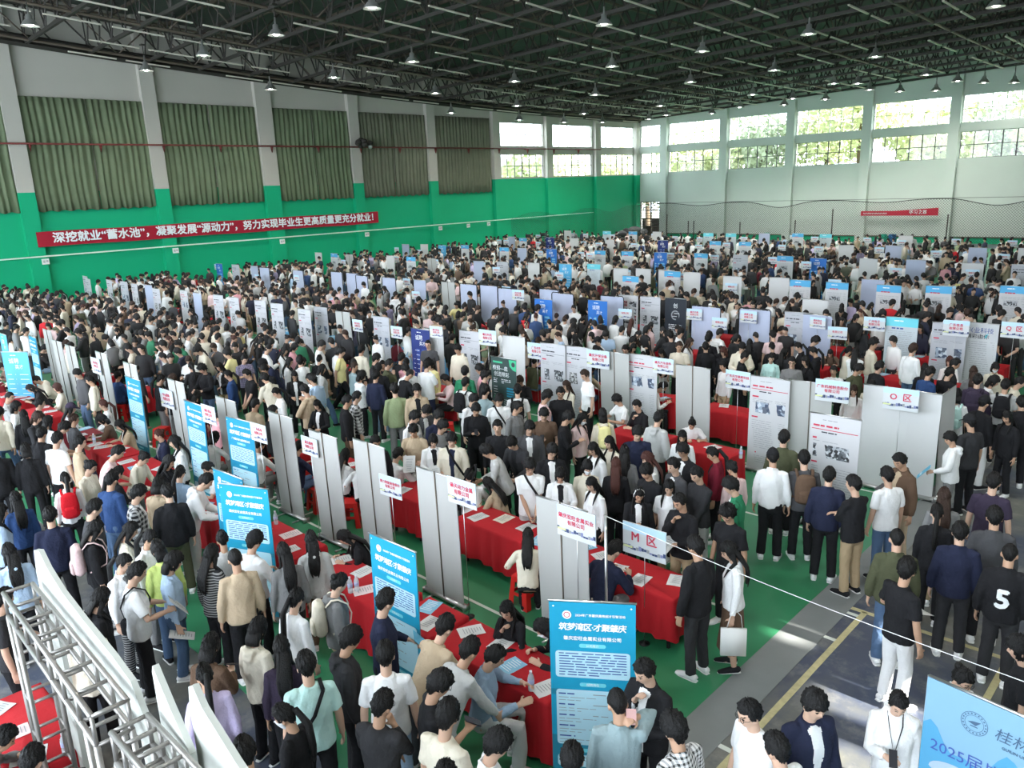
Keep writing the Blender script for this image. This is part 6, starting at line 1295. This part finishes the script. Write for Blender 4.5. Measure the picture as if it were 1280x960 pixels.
for x, y in spread(-3.6, 9, 12.5, 24, 150): cand.append((x, y, rs.uniform(-.9, 1.2), rs.choice(STANDP)))
for x, y in spread(-3.6, 9, 24, 54, 300): cand.append((x, y, rs.uniform(-3, 3), rs.choice(STANDP)))
cand = [c for c in cand if -30 < PX((c[0], c[1], 1.5))[0] < 1310 and not hand_zone(*PX((c[0], c[1], 1.6)))]
cand.sort(key=lambda c: (c[0]**2+c[1]**2))
TOPC = ['blk']*30 + ['wht']*30 + ['crm']*12 + ['chr']*7 + ['gry']*3 + ['lgr']*6 + ['nav']*5 + ['dgr']*3 + ['bei']*4 + ['brn']*3 + ['blu']*2 + ['lpk']*2 + ['olv', 'grn', 'sag', 'lbl', 'pnk', 'red', 'mar', 'plk', 'plb', 'plg', 'tea', 'yel', 'lav']
BOTC = ['blk']*12 + ['chr']*4 + ['dnm']*5 + ['kha']*2 + ['gry']*3 + ['lgr', 'wht', 'ldn', 'nav']
HM = ['short']*5 + ['fringe']*6 + ['crop']*2 + ['curly']; HF = ['long']*6 + ['pony']*3 + ['bob']*3 + ['bun']*2
def attrs():
    fem = rs.random() < .42; top = rs.choice(('sweater', 'jacket', 'hoodie', 'tee', 'tee', 'sweater', 'blouse') if not fem else ('blouse', 'sweater', 'hoodie', 'jacket', 'blouse'))
    tc = rs.choice(TOPC)
    return dict(female=fem, hair=rs.choice(HF if fem else HM), top=top, tc=tc, bc=rs.choice(BOTC), inner=rs.choice(('wht', 'blk', 'wht', 'gry')), hc=rs.choice('kkkkkkbr' if fem else 'kkkkkkkb'), glasses=rs.random() < .3, mask=rs.random() < .04, cap=rs.choice(('blk', 'wht', 'nav')) if rs.random() < .04 else None, shoe=rs.choice(('wht', 'wht', 'blk', 'gry')))
N_IND = 300 - len(PLACED); done = []
TNAME = {'tee': 'tee', 'sweater': 'sweater', 'jacket': 'open jacket', 'hoodie': 'hoodie', 'blouse': 'shirt'}; HNAME = {'short': 'short-haired', 'fringe': 'fringe-haired', 'crop': 'crop-haired', 'curly': 'curly-haired', 'long': 'long-haired', 'pony': 'ponytailed', 'bob': 'bob-haired', 'bun': 'bun-haired'}
for (x, y, az, pose) in cand[:N_IND]:
    a = attrs(); sc = (.955 if a['female'] else 1.02)*rs.uniform(.97, 1.04); o = person(x, y, az, pose, sc=sc, **a); k = min(range(7), key=lambda i: abs(YK[i]-y)); sit = 'seated ' if pose.startswith('sit') else ''
    base = '%s%s person in %s %s' % (sit, HNAME[a['hair']], TEN[a['tc']], TNAME[a['top']])
    z = ('at the ' + ROWN[k]) if abs(y-YK[k]) < 1.1 else (('before the ' if y < YK[k] else 'beyond the ') + ROWN[k]); done.append((base, z, PX((x, y, 1.6))[0], o, a))
grp = {}
for d in done: grp.setdefault((d[0], d[1]), []).append(d)
for (b_, z), ds in grp.items():
    for i, d in enumerate(sorted(ds, key=lambda q: q[2])): d[3]['label'] = b_ + ' ' + z + ('' if len(ds) == 1 else ', %s such from left' % ordw(i+1))
    for d in ds: d[3]['group'] = 'visitors along the booth rows'
# low templates of the same figures, joined into one mesh
CRM = []
def vmat(name, rough):
    m = bpy.data.materials.new(name); m.use_nodes = True; nt = m.node_tree; b_ = nt.nodes['Principled BSDF']; at = nt.nodes.new('ShaderNodeAttribute'); at.attribute_name = 'tint'; nt.links.new(at.outputs['Color'], b_.inputs['Base Color']); b_.inputs['Roughness'].default_value = rough; return m
CRM = vmat('crowd_fabric', .8)
def low(me, ratio):
    o = bpy.data.objects.new('tmp_low', me); COL.objects.link(o); d = o.modifiers.new('d', 'DECIMATE'); d.ratio = ratio; dg = bpy.context.evaluated_depsgraph_get(); dg.update()
    q = bpy.data.meshes.new_from_object(o.evaluated_get(dg)); bpy.data.objects.remove(o); q.calc_loop_triangles(); V = np.empty(len(q.vertices)*3, 'f'); q.vertices.foreach_get('co', V); T = np.empty(len(q.loop_triangles)*3, 'i'); q.loop_triangles.foreach_get('vertices', T)
    bpy.data.meshes.remove(q); return V.reshape(-1, 3), T.reshape(-1, 3)
LOWC = {}
def low_part(key, fn):
    if key not in LOWC: LOWC[key] = fn()
    return LOWC[key]
def hairlow(P, h):
    me_, mx = hair_for(P, h); V, T = low_part(('h', me_.name), lambda: low(me_, .06)); m = np.array(mx); return V @ m[:3, :3].T + m[:3, 3], T
Vs = []; Ts = []; Cs = []; nv = 0
PALX = dict(PAL); PALX.update(plk=(.2,.2,.2), plb=(.2,.18,.28), plg=(.14,.15,.11), plw=(.5,.5,.5), stb=(.1,.1,.1)); HCOL = {'k': (.010,.009,.009), 'b': (.035,.018,.012), 'r': (.06,.022,.016)}
for (x, y, az, pose) in cand[N_IND:]:
    a = attrs(); P = PI_[pose]; sc = (.955 if a['female'] else 1.02)*rs.uniform(.96, 1.05); wd = sc*(.9 if a['female'] else 1)
    parts = [(low_part(('b', pose), lambda: low(P.body, .007)), (.56,.36,.26)), (low_part(('t', pose, a['top']), lambda: low(get_top(P, a['top']), .010)), PALX[a['tc']]), (low_part(('l', pose), lambda: low(get_bot(P, 'trousers'), .006)), PALX[a['bc']]), (hairlow(P, a['hair']), HCOL[a['hc']])]
    c, s = math.cos(az), math.sin(az)
    for (V, T), col in parts:
        W_ = np.empty_like(V); W_[:, 0] = x + (c*V[:, 0]*wd - s*V[:, 1]*sc); W_[:, 1] = y + (s*V[:, 0]*wd + c*V[:, 1]*sc); W_[:, 2] = V[:, 2]*sc
        Vs.append(W_); Ts.append(T+nv); Cs.append(np.tile(np.array([*col, 1], 'f'), (len(V), 1))); nv += len(V)
V = np.concatenate(Vs); T = np.concatenate(Ts); C = np.concatenate(Cs)
me = bpy.data.meshes.new('crowd'); me.vertices.add(len(V)); me.vertices.foreach_set('co', V.astype('f').ravel()); me.loops.add(len(T)*3); me.loops.foreach_set('vertex_index', T.astype('i').ravel()); me.polygons.add(len(T)); me.polygons.foreach_set('loop_start', np.arange(0, len(T)*3, 3, dtype='i')); me.polygons.foreach_set('use_smooth', np.ones(len(T), bool)); me.update(); me.validate()
ca = me.color_attributes.new('tint', 'FLOAT_COLOR', 'POINT'); ca.data.foreach_set('color', C.astype('f').ravel()); me.materials.append(CRM)
o = link('crowd', me); tag(o, 'dense crowd of job seekers filling the aisles of the far booth rows', 'crowd', None, 'stuff')
print('INDIVIDUALS', len(PLACED), N_IND, 'CROWD', len(cand)-N_IND, 'TRIS', len(T))
